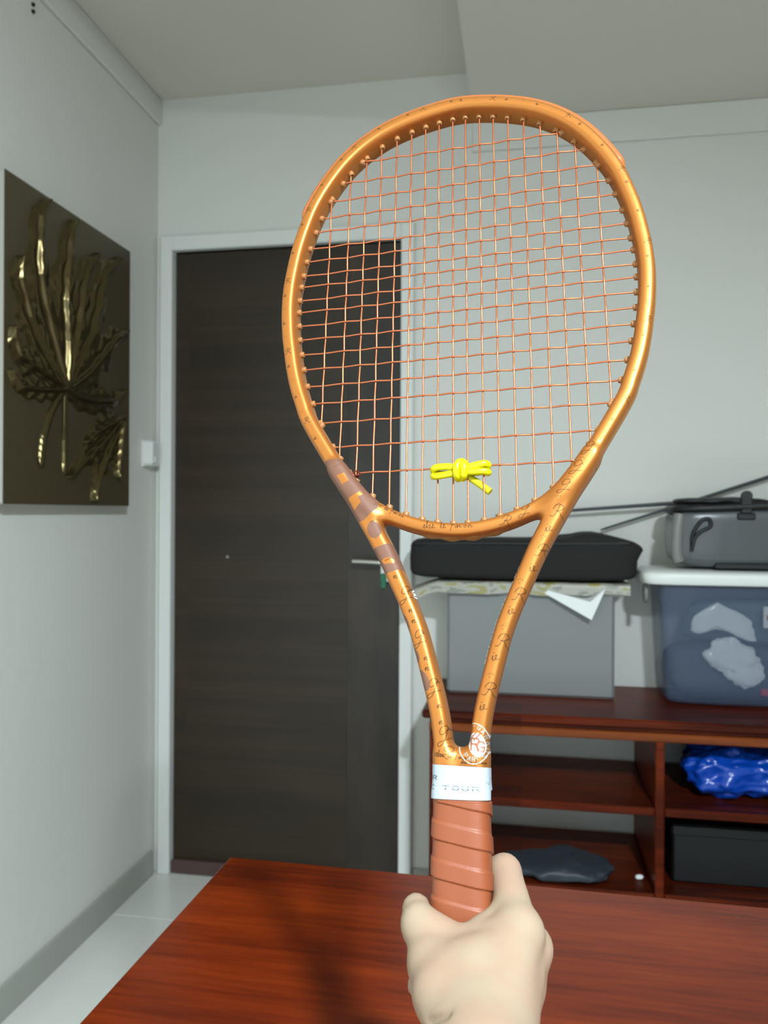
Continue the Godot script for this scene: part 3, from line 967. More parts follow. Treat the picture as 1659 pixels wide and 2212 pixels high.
func bin(at: Vector3) -> void:
	var o := base("storage_bin", "clear bluish plastic storage bin with a white lid", "storage bin", at)
	var st := ST()
	var rr := func(a: float, hx: float, hz: float, r: float) -> Vector3:   # rounded rectangle outline
		var c := cos(a)
		var s := sin(a)
		var k := pow(pow(absf(c), 9.0) + pow(absf(s), 9.0), -1.0 / 9.0)
		return Vector3(c * k * hx, 0, s * k * hz)
	for inn in [0.0, 0.003]:
		sheet(st, 96, 12, func(u, v):
			var y: float = [0.0, 0.0, 0.003, 0.012, 0.03, 0.08, 0.13, 0.18, 0.23, 0.28, 0.31, 0.33, 0.333][int(round(v * 12.0))]
			var w: float = 0.262 - 0.020 * (1.0 - y / 0.333) - [0.262, 0.024, 0.013, 0.004, 0.0, 0.0, 0.0, 0.0, 0.0, 0.0, 0.0, 0.0, 0.0][int(round(v * 12.0))] - inn
			var dpt: float = 0.112 - 0.010 * (1.0 - y / 0.333) - [0.112, 0.02, 0.011, 0.003, 0.0, 0.0, 0.0, 0.0, 0.0, 0.0, 0.0, 0.0, 0.0][int(round(v * 12.0))] - inn
			w = maxf(w, 0.0005); dpt = maxf(dpt, 0.0005)
			return rr.call(u * TAU, w, dpt, 0.03) + Vector3(0, y + inn, 0), true, inn > 0.0)
	obj("tub", st, M.bin, o)
	var ld := ST()
	sheet(ld, 96, 7, func(u, v):
		var k := int(round(v * 7.0))
		var w: float = [0.0, 0.262, 0.292, 0.305, 0.308, 0.300, 0.255, 0.0][k]
		var dz: float = [0.0, 0.112, 0.128, 0.136, 0.138, 0.132, 0.10, 0.0][k]
		var y: float = [0.333, 0.333, 0.331, 0.334, 0.356, 0.366, 0.372, 0.372][k]
		return rr.call(u * TAU, maxf(w, 0.0003), maxf(dz, 0.0003), 0.03) + Vector3(0, y, 0), true)
	obj("lid", ld, M.white, o)
	var la := ST()
	var lp := PackedVector3Array()
	for k in 25:
		var a := TAU * k / 24
		lp.append(Vector3(-0.292, 0.302 + cos(a) * 0.023, 0.062 + sin(a) * 0.018))
	tube(la, lp, 0.006, 8, false)
	obj("latch", la, M.vinyl_light, o)
	# contents
	var fold := ST()
	crumple(fold, Vector3.ZERO, Vector3(0.215, 0.075, 0.066), 0.12, 9.0, 41, 56, 30, 0.45)
	tag(obj("clothes", fold, M.navy, self, at + Vector3(0.0, 0.085, -0.008)), "dark folded cloth at the bottom of the clear bin", "cloth")
	var gy := ST()
	crumple(gy, Vector3.ZERO, Vector3(0.205, 0.062, 0.066), 0.14, 8.0, 43, 56, 30, 0.5)
	tag(obj("clothes", gy, mat(Color(0.34, 0.40, 0.42), 0.7), self, at + Vector3(0.01, 0.225, -0.012)), "grey green cloth in the upper part of the clear bin", "cloth")
	var wt := ST()
	crumple(wt, Vector3.ZERO, Vector3(0.078, 0.055, 0.014), 0.30, 34.0, 47, 60, 36, 0.8)
	var wb := obj("plastic_bag", wt, M.bag_clear, self, at + Vector3(-0.06, 0.125, 0.084))
	wb.rotation.z = -0.75
	tag(wb, "white crumpled plastic bag pressed against the front of the clear bin", "bag")
	var tp := ST()
	crumple(tp, Vector3.ZERO, Vector3(0.085, 0.036, 0.010), 0.16, 30.0, 61, 60, 30, 0.62, func(p):
		var q: Vector3 = p
		q.y += 0.030 - 0.42 * absf(q.x + 0.012)
		return q)
	tag(obj("packet", tp, M.bag_clear, self, at + Vector3(-0.094, 0.216, 0.088)), "white folded packet above the crumpled bag inside the clear bin", "packet")
	var fa := base("first_aid_pack", "white first aid packet with a red cross inside the clear bin", "packet", at + Vector3(0.038, 0.245, 0.090))
	obj("pouch", box(Vector3(-0.028, -0.028, -0.006), Vector3(0.034, 0.030, 0.004), 0.003), M.paper, fa)
	var cr := ST()
	bx(cr, Vector3(-0.007, -0.020, 0.0035), Vector3(0.007, 0.020, 0.0052), 0.0004)
	bx(cr, Vector3(-0.020, -0.007, 0.0035), Vector3(0.020, 0.007, 0.0052), 0.0004)
	obj("red_cross", cr, M.red, fa)
	var rd := ST()
	bx(rd, Vector3(-0.025, -0.009, -0.005), Vector3(0.05, 0.009, 0.005), 0.003)
	tag(obj("red_packet", rd, M.red, self, at + Vector3(0.03, 0.042, 0.088)), "small red packet low in the clear bin", "packet")

func vinyl_bag() -> void:
	var o := base("vinyl_bag", "grey see-through vinyl bag with black trim lying on the bin lid", "bag", Vector3(0.60, 1.068, -2.36))
	var st := ST()
	crumple(st, Vector3.ZERO, Vector3(0.205, 0.084, 0.10), 0.03, 8.0, 53, 84, 40, 0.34)
	obj("body", st, M.vinyl, o, Vector3(0.012, 0.090, 0.0))
	var en := ST()
	tube(en, spline([Vector3(-0.180, 0.022, 0.080), Vector3(-0.186, 0.05, 0.082), Vector3(-0.184, 0.11, 0.080), Vector3(-0.178, 0.150, 0.076)], 6), 0.0155, 14)
	obj("end_piping", en, M.vinyl_light, o)
	var rim := ST()
	var rp := []
	for k in 29:
		var a := TAU * k / 28
		var c := cos(a)
		var s := sin(a)
		var q := pow(pow(absf(c), 6.0) + pow(absf(s), 6.0), -1.0 / 6.0)
		rp.append(Vector3(0.012 + c * q * 0.20, 0.172 + 0.010 * c, s * q * 0.098))
	tube(rim, PackedVector3Array(rp), 0.0105, 10, false, 1.0)
	obj("black_rim", rim, M.trim_black, o)
	var fl := ST()
	crumple(fl, Vector3.ZERO, Vector3(0.12, 0.011, 0.06), 0.25, 16.0, 57, 40, 16, 0.7)
	obj("top_flap", fl, M.trim_black, o, Vector3(-0.06, 0.186, 0.035))
	var lp := ST()
	tube(lp, spline([Vector3(-0.150, 0.062, 0.099), Vector3(-0.148, 0.098, 0.103), Vector3(-0.128, 0.132, 0.105), Vector3(-0.108, 0.138, 0.105), Vector3(-0.104, 0.118, 0.104), Vector3(-0.128, 0.104, 0.105), Vector3(-0.144, 0.085, 0.105), Vector3(-0.152, 0.050, 0.103)], 7), 0.0052, 8)
	obj("strap_loop", lp, M.trim_black, o)
	var bk := base_child("buckle", o, Vector3(-0.012, 0.182, 0.098))
	var b1 := ST()
	bx(b1, Vector3(-0.024, -0.046, -0.005), Vector3(0.022, -0.028, 0.008), 0.004)
	bx(b1, Vector3(-0.015, -0.03, -0.005), Vector3(0.014, 0.016, 0.008), 0.004)
	var ring := PackedVector3Array([Vector3(0.0, 0.018, -0.006), Vector3(0.0, 0.018, 0.009)])
	tube(b1, ring, 0.014, 14)
	var bkm := obj("clip", b1, M.trim_black, bk)
	var ft := ST()
	bx(ft, Vector3(-0.09, 0.0, 0.0), Vector3(0.19, 0.016, 0.09), 0.006)
	obj("base_pad", ft, M.trim_black, o, Vector3(0.0, 0.004, 0.008))

func base_child(called: String, parent: Node, at: Vector3) -> Node3D:
	var o := Node3D.new()
	o.name = called
	o.position = at
	parent.add_child(o, true)
	return o

# ------------------------------------------------------------------ tennis racket (own axes: x right, y to the tip, z towards the face that is seen; millimetres)
const HOLE := [[0.0, 151.9], [5.5, 151.7], [15.1, 150.5], [26.7, 148.3], [37.3, 145.5], [48.8, 141.5], [60.5, 135.8], [72.3, 127.6], [82.5, 118.0], [91.4, 106.8], [101.0, 91.4], [107.5, 77.7], [111.8, 64.7], [115.4, 51.8], [118.0, 39.5], [119.8, 27.7], [121.1, 17.3], [121.7, 6.5], [121.7, -3.3], [121.0, -13.8], [119.8, -25.3], [117.8, -37.3], [115.5, -50.0], [112.0, -64.0], [107.0, -78.5], [101.0, -92.7], [91.0, -111.7], [80.0, -129.5], [72.5, -138.8], [61.0, -150.0], [49.4, -158.3], [37.2, -164.2], [25.9, -168.2], [15.2, -170.7], [5.0, -172.0], [0.0, -172.2]]
const ARM := [[80.1, -137.7], [67.4, -158.9], [51.9, -185.7], [40.6, -209.7], [28.2, -238.5], [20.2, -265.6], [13.8, -291.0], [10.9, -311.0], [9.0, -332.0], [8.6, -350.0]]
var racket_at: Transform3D

func racket() -> void:
	racket_at = Transform3D(Basis(Vector3(0.997034, 0.048667, 0.059626), Vector3(-0.030457, 0.960949, -0.275045), Vector3(-0.070683, 0.272413, 0.959581)).orthonormalized(), Vector3(-0.045332, 1.377342, -0.570475))
	var o := base("tennis_racket", "copper gold tennis racket with copper strings held up in front", "tennis racket")
	o.transform = racket_at
	# centre lines
	var hole := PackedVector2Array()
	for p in HOLE: hole.append(Vector2(p[0], p[1]))
	var side := PackedVector2Array()
	var A := 5.6
	for i in hole.size():
		if hole[i].y < -100.0: break
		var t := hole[mini(i + 1, hole.size() - 1)] - hole[maxi(i - 1, 0)]
		if i == 0: t = Vector2(1, 0)
		side.append(hole[i] + Vector2(-t.y, t.x).normalized() * A)
	for p in ARM: side.append(Vector2(p[0], p[1]))
	var c3 := []
	for p in side: c3.append(Vector3(p.x, p.y, 0))
	side = PackedVector2Array()
	for p in spline(c3, 6): side.append(Vector2(p.x, p.y))
	side[0].x = 0.0
	c3 = []
	for i in range(hole.size() - 1, -1, -1):
		if hole[i].y < -128.0:
			var t := hole[mini(i + 1, hole.size() - 1)] - hole[i - 1]
			if i == hole.size() - 1: t = Vector2(-1, 0)
			var q := hole[i] + Vector2(-t.y, t.x).normalized() * 4.7
			c3.append(Vector3(q.x, q.y, 0))
	var br := PackedVector2Array()
	for p in spline(c3, 4): br.append(Vector2(p.x, p.y))
	var mirrored := []
	for q in [side, br]:
		var m := PackedVector2Array()
		for p in q: m.append(Vector2(-p.x, p.y))
		mirrored.append(m)
	# frame as a distance field
	var cell := 1.4
	var org := Vector3(-147.0, -352.0, -13.3)
	var nx := 211
	var ny := 376
	var nz := 20
	var D := []
	for q in [side, mirrored[0], br, mirrored[1]]: D.append(plane_field(q, nx, ny, org, cell))
	var F := PackedFloat32Array()
	F.resize(nx * ny * nz)
	F.fill(9.0)
	var pw := 3.3
	for y in ny:
		var wy := org.y + y * cell
		var kk := 5.0 * smoothstep(-262.0, -296.0, wy)
		var kb := 7.0
		var flare := 1.0 + 0.14 * smoothstep(-120.0, -160.0, wy) * smoothstep(-230.0, -180.0, wy)
		for x in nx:
			var b := y * nx + x
			var wx := org.x + x * cell
			var d0: float = D[0][b]
			var d1: float = D[1][b]
			var d2: float = minf(D[2][b], D[3][b])
			var hb := 99.0
			if wy < -300.0: hb = maxf(absf(wx) - 16.0, absf(wy + 334.0) - 22.0)
			if minf(minf(d0, d1), minf(d2, hb)) > 9.0: continue
			var e0 := pow(d0 / (A * flare), pw)
			var e1 := pow(d1 / (A * flare), pw)
			var e2 := pow(d2 / 4.7, pw)
			for z in nz:
				var wz := absf(org.z + z * cell)
				var ez := pow(wz / 10.6, pw)
				var f0 := (pow(e0 + ez, 1.0 / pw) - 1.0) * A
				var f1 := (pow(e1 + ez, 1.0 / pw) - 1.0) * A
				var f := minf(f0, f1)
				if kk > 0.01:
					var h := maxf(kk - absf(f0 - f1), 0.0) / kk
					f -= h * h * kk * 0.25
				if d2 < 20.0:
					var f2 := (pow(e2 + pow(wz / 8.8, pw), 1.0 / pw) - 1.0) * 4.7
					var h := maxf(kb - absf(f - f2), 0.0) / kb
					f = minf(f, f2) - h * h * kb * 0.25
				if hb < 20.0:
					var q := Vector3(absf(wx) - 10.2, absf(wy + 334.0) - 16.0, wz - 4.2)
					var f3 := q.max(Vector3.ZERO).length() + minf(maxf(q.x, maxf(q.y, q.z)), 0.0) - 6.0
					var h := maxf(5.0 - absf(f - f3), 0.0) / 5.0
					f = minf(f, f3) - h * h * 1.25
				F[z * nx * ny + b] = f
	var fm := nets(F, nx, ny, nz, org, cell, 0.001, func(p: Vector3) -> Vector2: return Vector2((p.x + 0.140) / 0.280, (0.170 - p.y) / 0.525))
	var frame := obj("frame", fm, frame_material(side), o)
	frame.set_meta("label", "copper gold painted frame with handwriting print")
	# bumper guard round the tip, strips along the sides and under the bridge
	var bump := PackedVector2Array()
	for i in range(mirrored[0].size() - 1, 0, -1):
		if mirrored[0][i].y > 66.0: bump.append(mirrored[0][i])
	for p in side:
		if p.y > 74.0: bump.append(p)
	obj("bumper_guard", outer_strip(bump, 5.2, 4.3, 7.6), M.bumper, o)
	for q in [side, mirrored[0]]:
		var s := PackedVector2Array()
		for p in q:
			if p.y < 60.0 and p.y > -196.0: s.append(p)
		if q != side: s.reverse()
		obj("grommet_strip", outer_strip(s, 5.45, 0.7, 2.6), M.strip, o)
	var bs := ST()
	var bp := []
	var br_r := []
	for k in 41:
		var x := lerpf(-40.0, 40.0, k / 40.0)
		var y := -180.2 + 12.5 * pow(absf(x) / 44.0, 2.1)
		bp.append(Vector3(x, y, -2.0 ) * 0.001)
		var env := clampf((40.0 - absf(x)) / 9.0, 0.12, 1.0)
		br_r.append(0.001 * (2.1 + 0.55 * sin(k * 0.85)) * env)
	tube(bs, PackedVector3Array(bp), br_r, 14, true, 2.4, Vector3(0, 0, 1))
	obj("throat_strip", bs, M.strip, o)
	strings(o, hole)
	grip(o)
	throat_letters(o, side, mirrored[0])
	sticker(o)

func plane_field(pts: PackedVector2Array, nx: int, ny: int, org: Vector3, cell: float) -> PackedFloat32Array:
	var D := PackedFloat32Array()
	D.resize(nx * ny)
	D.fill(50.0)
	var R := 15.0
	for i in pts.size() - 1:
		var a := pts[i]
		var d := pts[i + 1] - a
		var l2 := maxf(d.length_squared(), 1e-6)
		var x0 := clampi(int((minf(a.x, pts[i + 1].x) - R - org.x) / cell), 0, nx - 1)
		var x1 := clampi(int((maxf(a.x, pts[i + 1].x) + R - org.x) / cell) + 1, 0, nx - 1)
		var y0 := clampi(int((minf(a.y, pts[i + 1].y) - R - org.y) / cell), 0, ny - 1)
		var y1 := clampi(int((maxf(a.y, pts[i + 1].y) + R - org.y) / cell) + 1, 0, ny - 1)
		for y in range(y0, y1 + 1):
			for x in range(x0, x1 + 1):
				var p := Vector2(org.x + x * cell, org.y + y * cell) - a
				var t := clampf(p.dot(d) / l2, 0.0, 1.0)
				var q := (p - d * t).length()
				if q < D[y * nx + x]: D[y * nx + x] = q
	return D

# a strip that rides on the outside of the frame: points run clockwise seen from the front
func outer_strip(pts: PackedVector2Array, off: float, thick: float, half: float) -> SurfaceTool:
	var st := ST()
	var n := pts.size()
	var prof := [Vector2(-1.0, -0.6), Vector2(-1.0, 0.2), Vector2(-0.85, 0.75), Vector2(-0.4, 1.0), Vector2(-0.12, 1.0), Vector2(0.0, 0.72), Vector2(0.12, 1.0), Vector2(0.4, 1.0), Vector2(0.85, 0.75), Vector2(1.0, 0.2), Vector2(1.0, -0.6)]
	sheet(st, n - 1, prof.size() - 1, func(u, v):
		var i := int(round(u * (n - 1)))
		var t := (pts[mini(i + 1, n - 1)] - pts[maxi(i - 1, 0)]).normalized()
		var nn := Vector2(-t.y, t.x)
		var e := clampf(minf(i, n - 1 - i) / 5.0, 0.02, 1.0)
		var q: Vector2 = prof[int(round(v * (prof.size() - 1)))]
		var p := pts[i] + nn * (off - 1.6 * (1.0 - e) + thick * q.y * (0.3 + 0.7 * e) - 0.55 * q.x * q.x)
		return Vector3(p.x, p.y, q.x * half * (0.35 + 0.65 * e)) * 0.001, false, true)
	return st

func px(x: float, y: float) -> Vector2:     # racket millimetres to the frame picture
	return Vector2((x + 140.0) / 280.0 * 1088.0, (170.0 - y) / 525.0 * 2040.0)

func frame_material(side: PackedVector2Array) -> StandardMaterial3D:
	var gold := Color(0.735, 0.46, 0.205)
	var img := Image.create(1088, 2040, false, Image.FORMAT_RGB8)
	img.fill(gold)
	var orm := Image.create(1088, 2040, false, Image.FORMAT_RGB8)
	var shiny := Color(1.0, 0.40, 0.62)
	var dull := Color(1.0, 0.62, 0.0)
	orm.fill(shiny)
	var ink := Color(0.34, 0.22, 0.11, 0.62)
	var rng := RandomNumberGenerator.new()
	rng.seed = 4
	# rose brown patches on the left shoulder, with gold gaps
	var rose := Color(0.45, 0.295, 0.22)
	var P := func(a):
		var r := PackedVector2Array()
		for q in a: r.append(px(q[0], q[1]))
		return r
	var patches := [
		P.call([[-97.0, -129.1], [-91.0, -125.4], [-76.0, -124.0], [-68.7, -140.0], [-60.7, -149.0], [-54.0, -157.0], [-54.1, -160.8], [-63.1, -169.1], [-76.2, -172.6], [-88.9, -155.6]]),
		P.call([[-62.7, -190.8], [-48.8, -186.0], [-43.4, -183.9], [-31.9, -203.1], [-38.6, -203.0], [-52.8, -207.2]])]
	var gaps := [P.call([[-82.6, -137.5], [-77.4, -135.8], [-74.0, -141.6], [-78.4, -144.0]]), P.call([[-74.2, -154.1], [-65.9, -149.4], [-63.7, -151.6], [-67.1, -153.1], [-65.0, -157.1], [-70.0, -162.1]]), P.call([[-50.7, -197.1], [-48.5, -195.4], [-46.4, -194.8], [-44.0, -195.4], [-41.8, -196.8], [-42.0, -198.6], [-48.8, -199.3]])]
	var ov := PackedVector2Array()
	for k in 32: ov.append(px(-56.0 + cos(TAU * k / 32) * 4.8 - sin(TAU * k / 32) * 0.7, -176.0 + sin(TAU * k / 32) * 5.8))
	patches.append(ov)
	for q in [[-36.5, -237.4, 4.5, 7.0], [-29.2, -257.7, 4.2, 5.0], [-22.9, -273.0, 4.2, 6.5]]:
		var e := PackedVector2Array()
		for k in 24: e.append(px(q[0] + cos(TAU * k / 24) * q[2] - sin(TAU * k / 24) * q[3] * -0.36 * -1.0, q[1] + sin(TAU * k / 24) * q[3]))
		patches.append(e)
	for q in patches:
		fill_poly(img, q, rose); fill_poly(orm, q, dull)
	for q in gaps:
		fill_poly(img, q, gold); fill_poly(orm, q, shiny)
	# handwriting: down both arms, round the hoop, along the bridge
	var s := 2040.0 / 525.0
	for q in [[62.6, -168.7], [52.4, -193.7], [37.5, -221.1], [26.7, -249.4], [18.4, -278.5]]:
		glyph(img, "script_r", px(q[0] - 4.4, q[1] - 3.0), 9.0 * s, 1.6, ink, 0.15, true)
		glyph(img, "script_dots", px(q[0] - 1.0, q[1] + 7.0), 4.5 * s, 1.8, ink, 0.1)
	for q in [[57.6, -180.5], [47.0, -205.5], [33.3, -232.0], [22.9, -260.0], [15.2, -289.4]]:
		glyph(img, "script_ie", px(q[0] - 3.0, q[1] - 1.5), 7.0 * s, 1.6, ink, -0.1, true)
	for q in [[-33.8, -219.1], [-24.8, -247.1], [-15.6, -277.0], [-9.0, -305.0]]:
		glyph(img, "script_g", px(q[0] - 4.6, q[1] - 3.6), 8.6 * s, 1.7, ink, 0.0, true)
	for q in [[-40.4, -207.8], [-30.0, -229.8], [-28.0, -236.6], [-20.0, -259.7], [-19.3, -266.0], [-11.6, -288.4], [-10.4, -297.9]]:
		glyph(img, "script_n", px(q[0] - 2.0, q[1] - 1.2), 4.8 * s, 1.5, ink, 0.0, true)
	for q in [[-57.0, -169.9], [-46.0, -196.2], [-83.2, -130.6]]:
		stroke(img, PackedVector2Array([px(q[0] - 2.0, q[1] - 0.8), px(q[0] + 2.6, q[1] + 1.0)]), 1.8, ink)
	glyph(img, "script_else", px(-23.5, -176.0), 5.6 * s, 1.4, ink, 0.03, true)
	glyph(img, "script_else", px(-57.0, -158.5), 3.9 * s, 1.3, ink, 0.46, true)
	glyph(img, "script_r", px(26.0, -175.5), 8.0 * s, 1.3, ink, 0.2, true)
	glyph(img, "script_g", px(38.0, -168.5), 7.0 * s, 1.3, ink, 0.2, true)
	for sg in [1.0, -1.0]:
		var k := 0
		var next := 4.0
		var run := 0.0
		for i in side.size() - 1:
			run += side[i].distance_to(side[i + 1])
			if side[i].y < -118.0: break
			if run < next: continue
			next = run + 11.0
			k += 1
			var t := (side[i + 1] - side[i]).normalized()
			var p := side[i] + Vector2(-t.y, t.x) * 1.2
			var kind: String = ["script_dots", "script_n", "script_dots", "script_r", "script_ie"][k % 5]
			glyph(img, kind, px(p.x * sg - 1.6, p.y - 1.2), (4.6 if kind == "script_r" else 3.4) * s, 1.2, ink, 0.3 if sg > 0 else -0.2, true)
	for q in [[82.0, -128.0], [74.0, -141.0], [66.0, -153.0]]:
		glyph(img, "script_g", px(q[0] - 3.0, q[1] - 1.0), 7.6 * s, 1.5, ink, 0.4, true)
		glyph(img, "script_dots", px(q[0] + 3.0, q[1] + 4.0), 4.4 * s, 1.5, ink, 0.3)
	glyph(img, "script_g", px(-13.0, -314.0), 8.0 * s, 1.5, ink, 0.9, true)
	glyph(img, "script_else", px(-14.0, -317.5), 3.6 * s, 1.3, ink, 0.1, true)
	glyph(img, "script_else", px(1.0, -321.5), 2.6 * s, 1.2, ink, 0.0, true)
	# round white emblem at the foot of the right arm
	var wh := Color(0.74, 0.75, 0.75)
	var c := Vector2(8.6, -309.8)
	var ring := PackedVector2Array()
	for k in 73:
		var a := TAU * k / 72
		ring.append(px(c.x + cos(a) * 9.3, c.y + sin(a) * 11.6))
	stroke(img, ring, 1.9, wh)
	stroke(orm, ring, 1.9, dull)
	var ball := PackedVector2Array()
	for k in 40:
		var a := TAU * k / 40
		ball.append(px(c.x + 2.0 + cos(a) * 5.3 - sin(a) * 0.8, c.y - 0.6 + sin(a) * 7.0))
	fill_poly(img, ball, wh); fill_poly(orm, ball, dull)
	var cop := Color(0.60, 0.33, 0.20)
	text(img, "R", px(7.0, -313.5), 6.6 * s, 3.4, cop)
	text(img, "G", px(10.8, -314.4), 5.6 * s, 3.2, cop)
	stroke(img, PackedVector2Array([px(7.4, -306.2), px(10.0, -303.6)]), 2.6, cop)
	stroke(img, PackedVector2Array([px(8.6, -308.0), px(13.0, -303.6)]), 2.6, cop)
	var word := "ROLAND-GARROS"
	for k in word.length():
		var a := PI * 1.18 - k * PI * 1.36 / 12.0
		var p := px(c.x + cos(a) * 7.5 - 0.5, c.y + sin(a) * 9.6 - 0.7)
		if k > 3: glyph(img, word[k], p, 2.3 * s, 1.7, wh, PI / 2 - a if false else (PI / 2.0 - a) * 1.0)
	var pw := "PARIS"
	for k in 5:
		var a := PI * 1.22 + k * PI * 0.56 / 4.0
		var p := px(c.x + cos(a) * 7.0 - 0.8, c.y + sin(a) * 9.2 - 0.9)
		glyph(img, pw[k], p, 2.4 * s, 1.7, wh, -(a - PI * 1.5))
	var m := StandardMaterial3D.new()
	m.albedo_texture = tex(img)
	var ot := tex(orm)
	m.roughness = 1.0
	m.roughness_texture = ot
	m.roughness_texture_channel = BaseMaterial3D.TEXTURE_CHANNEL_GREEN
	m.metallic = 1.0
	m.metallic_texture = ot
	m.metallic_texture_channel = BaseMaterial3D.TEXTURE_CHANNEL_BLUE
	m.texture_repeat = false
	return m

func hole_y(hole: PackedVector2Array, x: float, upper: bool) -> Array:   # where an upright string meets the frame, and the way out
	x = absf(x)
	var order := range(hole.size() - 1) if upper else range(hole.size() - 2, -1, -1)
	for i in order:
		var a := hole[i]
		var b := hole[i + 1]
		if x >= minf(a.x, b.x) and x <= maxf(a.x, b.x) and absf(a.x - b.x) > 1e-5:
			var t := (b - a).normalized()
			return [a.lerp(b, (x - a.x) / (b.x - a.x)), Vector2(-t.y, t.x)]
	return []

func hole_x(hole: PackedVector2Array, y: float) -> Array:
	for i in hole.size() - 1:
		var a := hole[i]
		var b := hole[i + 1]
		if y <= a.y and y >= b.y and absf(a.y - b.y) > 1e-5:
			var t := (b - a).normalized()
			return [a.lerp(b, (y - a.y) / (b.y - a.y)), Vector2(-t.y, t.x)]
	return []

const MAINS := [4.88, 15.5, 26.01, 36.96, 48.58, 60.56, 72.52, 84.92, 99.5]
const CROSS := [124.0, 106.7, 91.6, 77.4, 65.3, 51.4, 40.2, 28.3, 18.7, 7.3, -2.7, -14.2, -25.8, -38.0, -50.4, -64.0, -78.0, -93.3, -112.1, -132.2]

func strings(o: Node3D, hole: PackedVector2Array) -> void:
	var gm := ST()
	sheet(gm, 14, 6, func(u, v):
		var k := int(round(v * 6.0))
		var r: float = [2.3, 2.3, 2.25, 2.0, 1.3, 0.75, 0.7][k]
		var y: float = [-2.0, 0.0, 1.8, 2.4, 2.6, 2.5, 1.2][k]
		return Vector3(cos(u * TAU) * r, y, sin(u * TAU) * r) * 0.001, true, false)
	var gmesh := gm.commit()
	var grommet := func(p: Vector2, dir_in: Vector2):
		var y := Vector3(dir_in.x, dir_in.y, 0).normalized()
		var z := Vector3(0, 0, 1)
		var g := obj("grommet", gmesh, M.grommet, o)
		g.transform = Transform3D(Basis(y.cross(z), y, z), Vector3(p.x, p.y, 0) * 0.001)
	for i in 18:
		var x: float = -MAINS[8 - i] if i < 9 else MAINS[i - 9]
		var up := hole_y(hole, x, true)
		var dn := hole_y(hole, x, false)
		var y1: float = up[0].y
		var y0: float = dn[0].y
		var pts := [Vector3(x, y1 + 3.0, 0)]
		pts.append(Vector3(x, y1 - 2.0, 0))
		for j in 20:
			var y: float = CROSS[j]
			if y > y1 - 3.0 or y < y0 + 3.0: continue
			pts.append(Vector3(x, y, 0.62 if (i + 1 + j + 1) % 2 == 1 else -0.62))
		pts.append(Vector3(x, y0 + 2.0, 0))
		pts.append(Vector3(x, y0 - 3.0, 0))
		string_mesh(o, "main_string", pts)
		for q in [[up, y1], [dn, y0]]:
			var n: Vector2 = q[0][1]
			if x < 0.0: n.x = -n.x
			grommet.call(Vector2(x, q[1]), (-n * 0.75 + Vector2(0, -1 if q[1] > 0 else 1) * 0.6))
	for j in 20:
		var y: float = CROSS[j]
		var e := hole_x(hole, y)
		var xe: float = e[0].x
		var pts := [Vector3(-xe - 3.0, y, 0), Vector3(-xe + 2.0, y, 0)]
		for i in 18:
			var x: float = -MAINS[8 - i] if i < 9 else MAINS[i - 9]
			if absf(x) > xe - 3.0: continue
			pts.append(Vector3(x, y, -0.62 if (i + 1 + j + 1) % 2 == 1 else 0.62))
		pts.append(Vector3(xe - 2.0, y, 0))
		pts.append(Vector3(xe + 3.0, y, 0))
		string_mesh(o, "cross_string", pts)
		for s in [-1.0, 1.0]:
			var n: Vector2 = e[1]
			grommet.call(Vector2(xe * s, y), Vector2(-n.x * s, -n.y) * 0.75 + Vector2(-s, 0) * 0.6)
	# the knot where the string is tied off at the lower left
	var kn := ST()
	tube(kn, spline([Vector3(-72.5, -131, 0.5), Vector3(-70.5, -132.5, 1.4), Vector3(-71.0, -134.5, 2.0), Vector3(-73.6, -134.6, 1.4), Vector3(-74.2, -132.2, 0.4), Vector3(-72.0, -131.0, -1.2), Vector3(-70.4, -133.4, -0.6), Vector3(-72.4, -135.4, 1.0), Vector3(-74.4, -133.6, 1.8)].map(func(p): return p * 0.001), 5), 0.00075, 8)
	obj("string_knot", kn, mat(Color(0.36, 0.08, 0.045), 0.3), o)

func string_mesh(o: Node3D, called: String, pts: Array) -> void:
	var out := PackedVector3Array()
	for i in pts.size() - 1:
		var a: Vector3 = pts[i]
		var b: Vector3 = pts[i + 1]
		for k in 4:
			var t := k / 4.0
			var e := t * t * (3.0 - 2.0 * t)
			out.append(Vector3(lerpf(a.x, b.x, t), lerpf(a.y, b.y, t), lerpf(a.z, b.z, lerpf(t, e, 0.8))) * 0.001)
	out.append(pts[pts.size() - 1] * 0.001)
	var st := ST()
	tube(st, out, 0.00062, 8, false)
	obj(called, st, M.string, o)

func grip_radius(a: float, hx: float, hz: float) -> Vector2:   # eight-sided handle with rounded corners
	var c := cos(a)
	var s := sin(a)
	var k := pow(pow(absf(c), 3.6) + pow(absf(s), 3.6), -1.0 / 3.6)
	return Vector2(c * k * hx, s * k * hz)

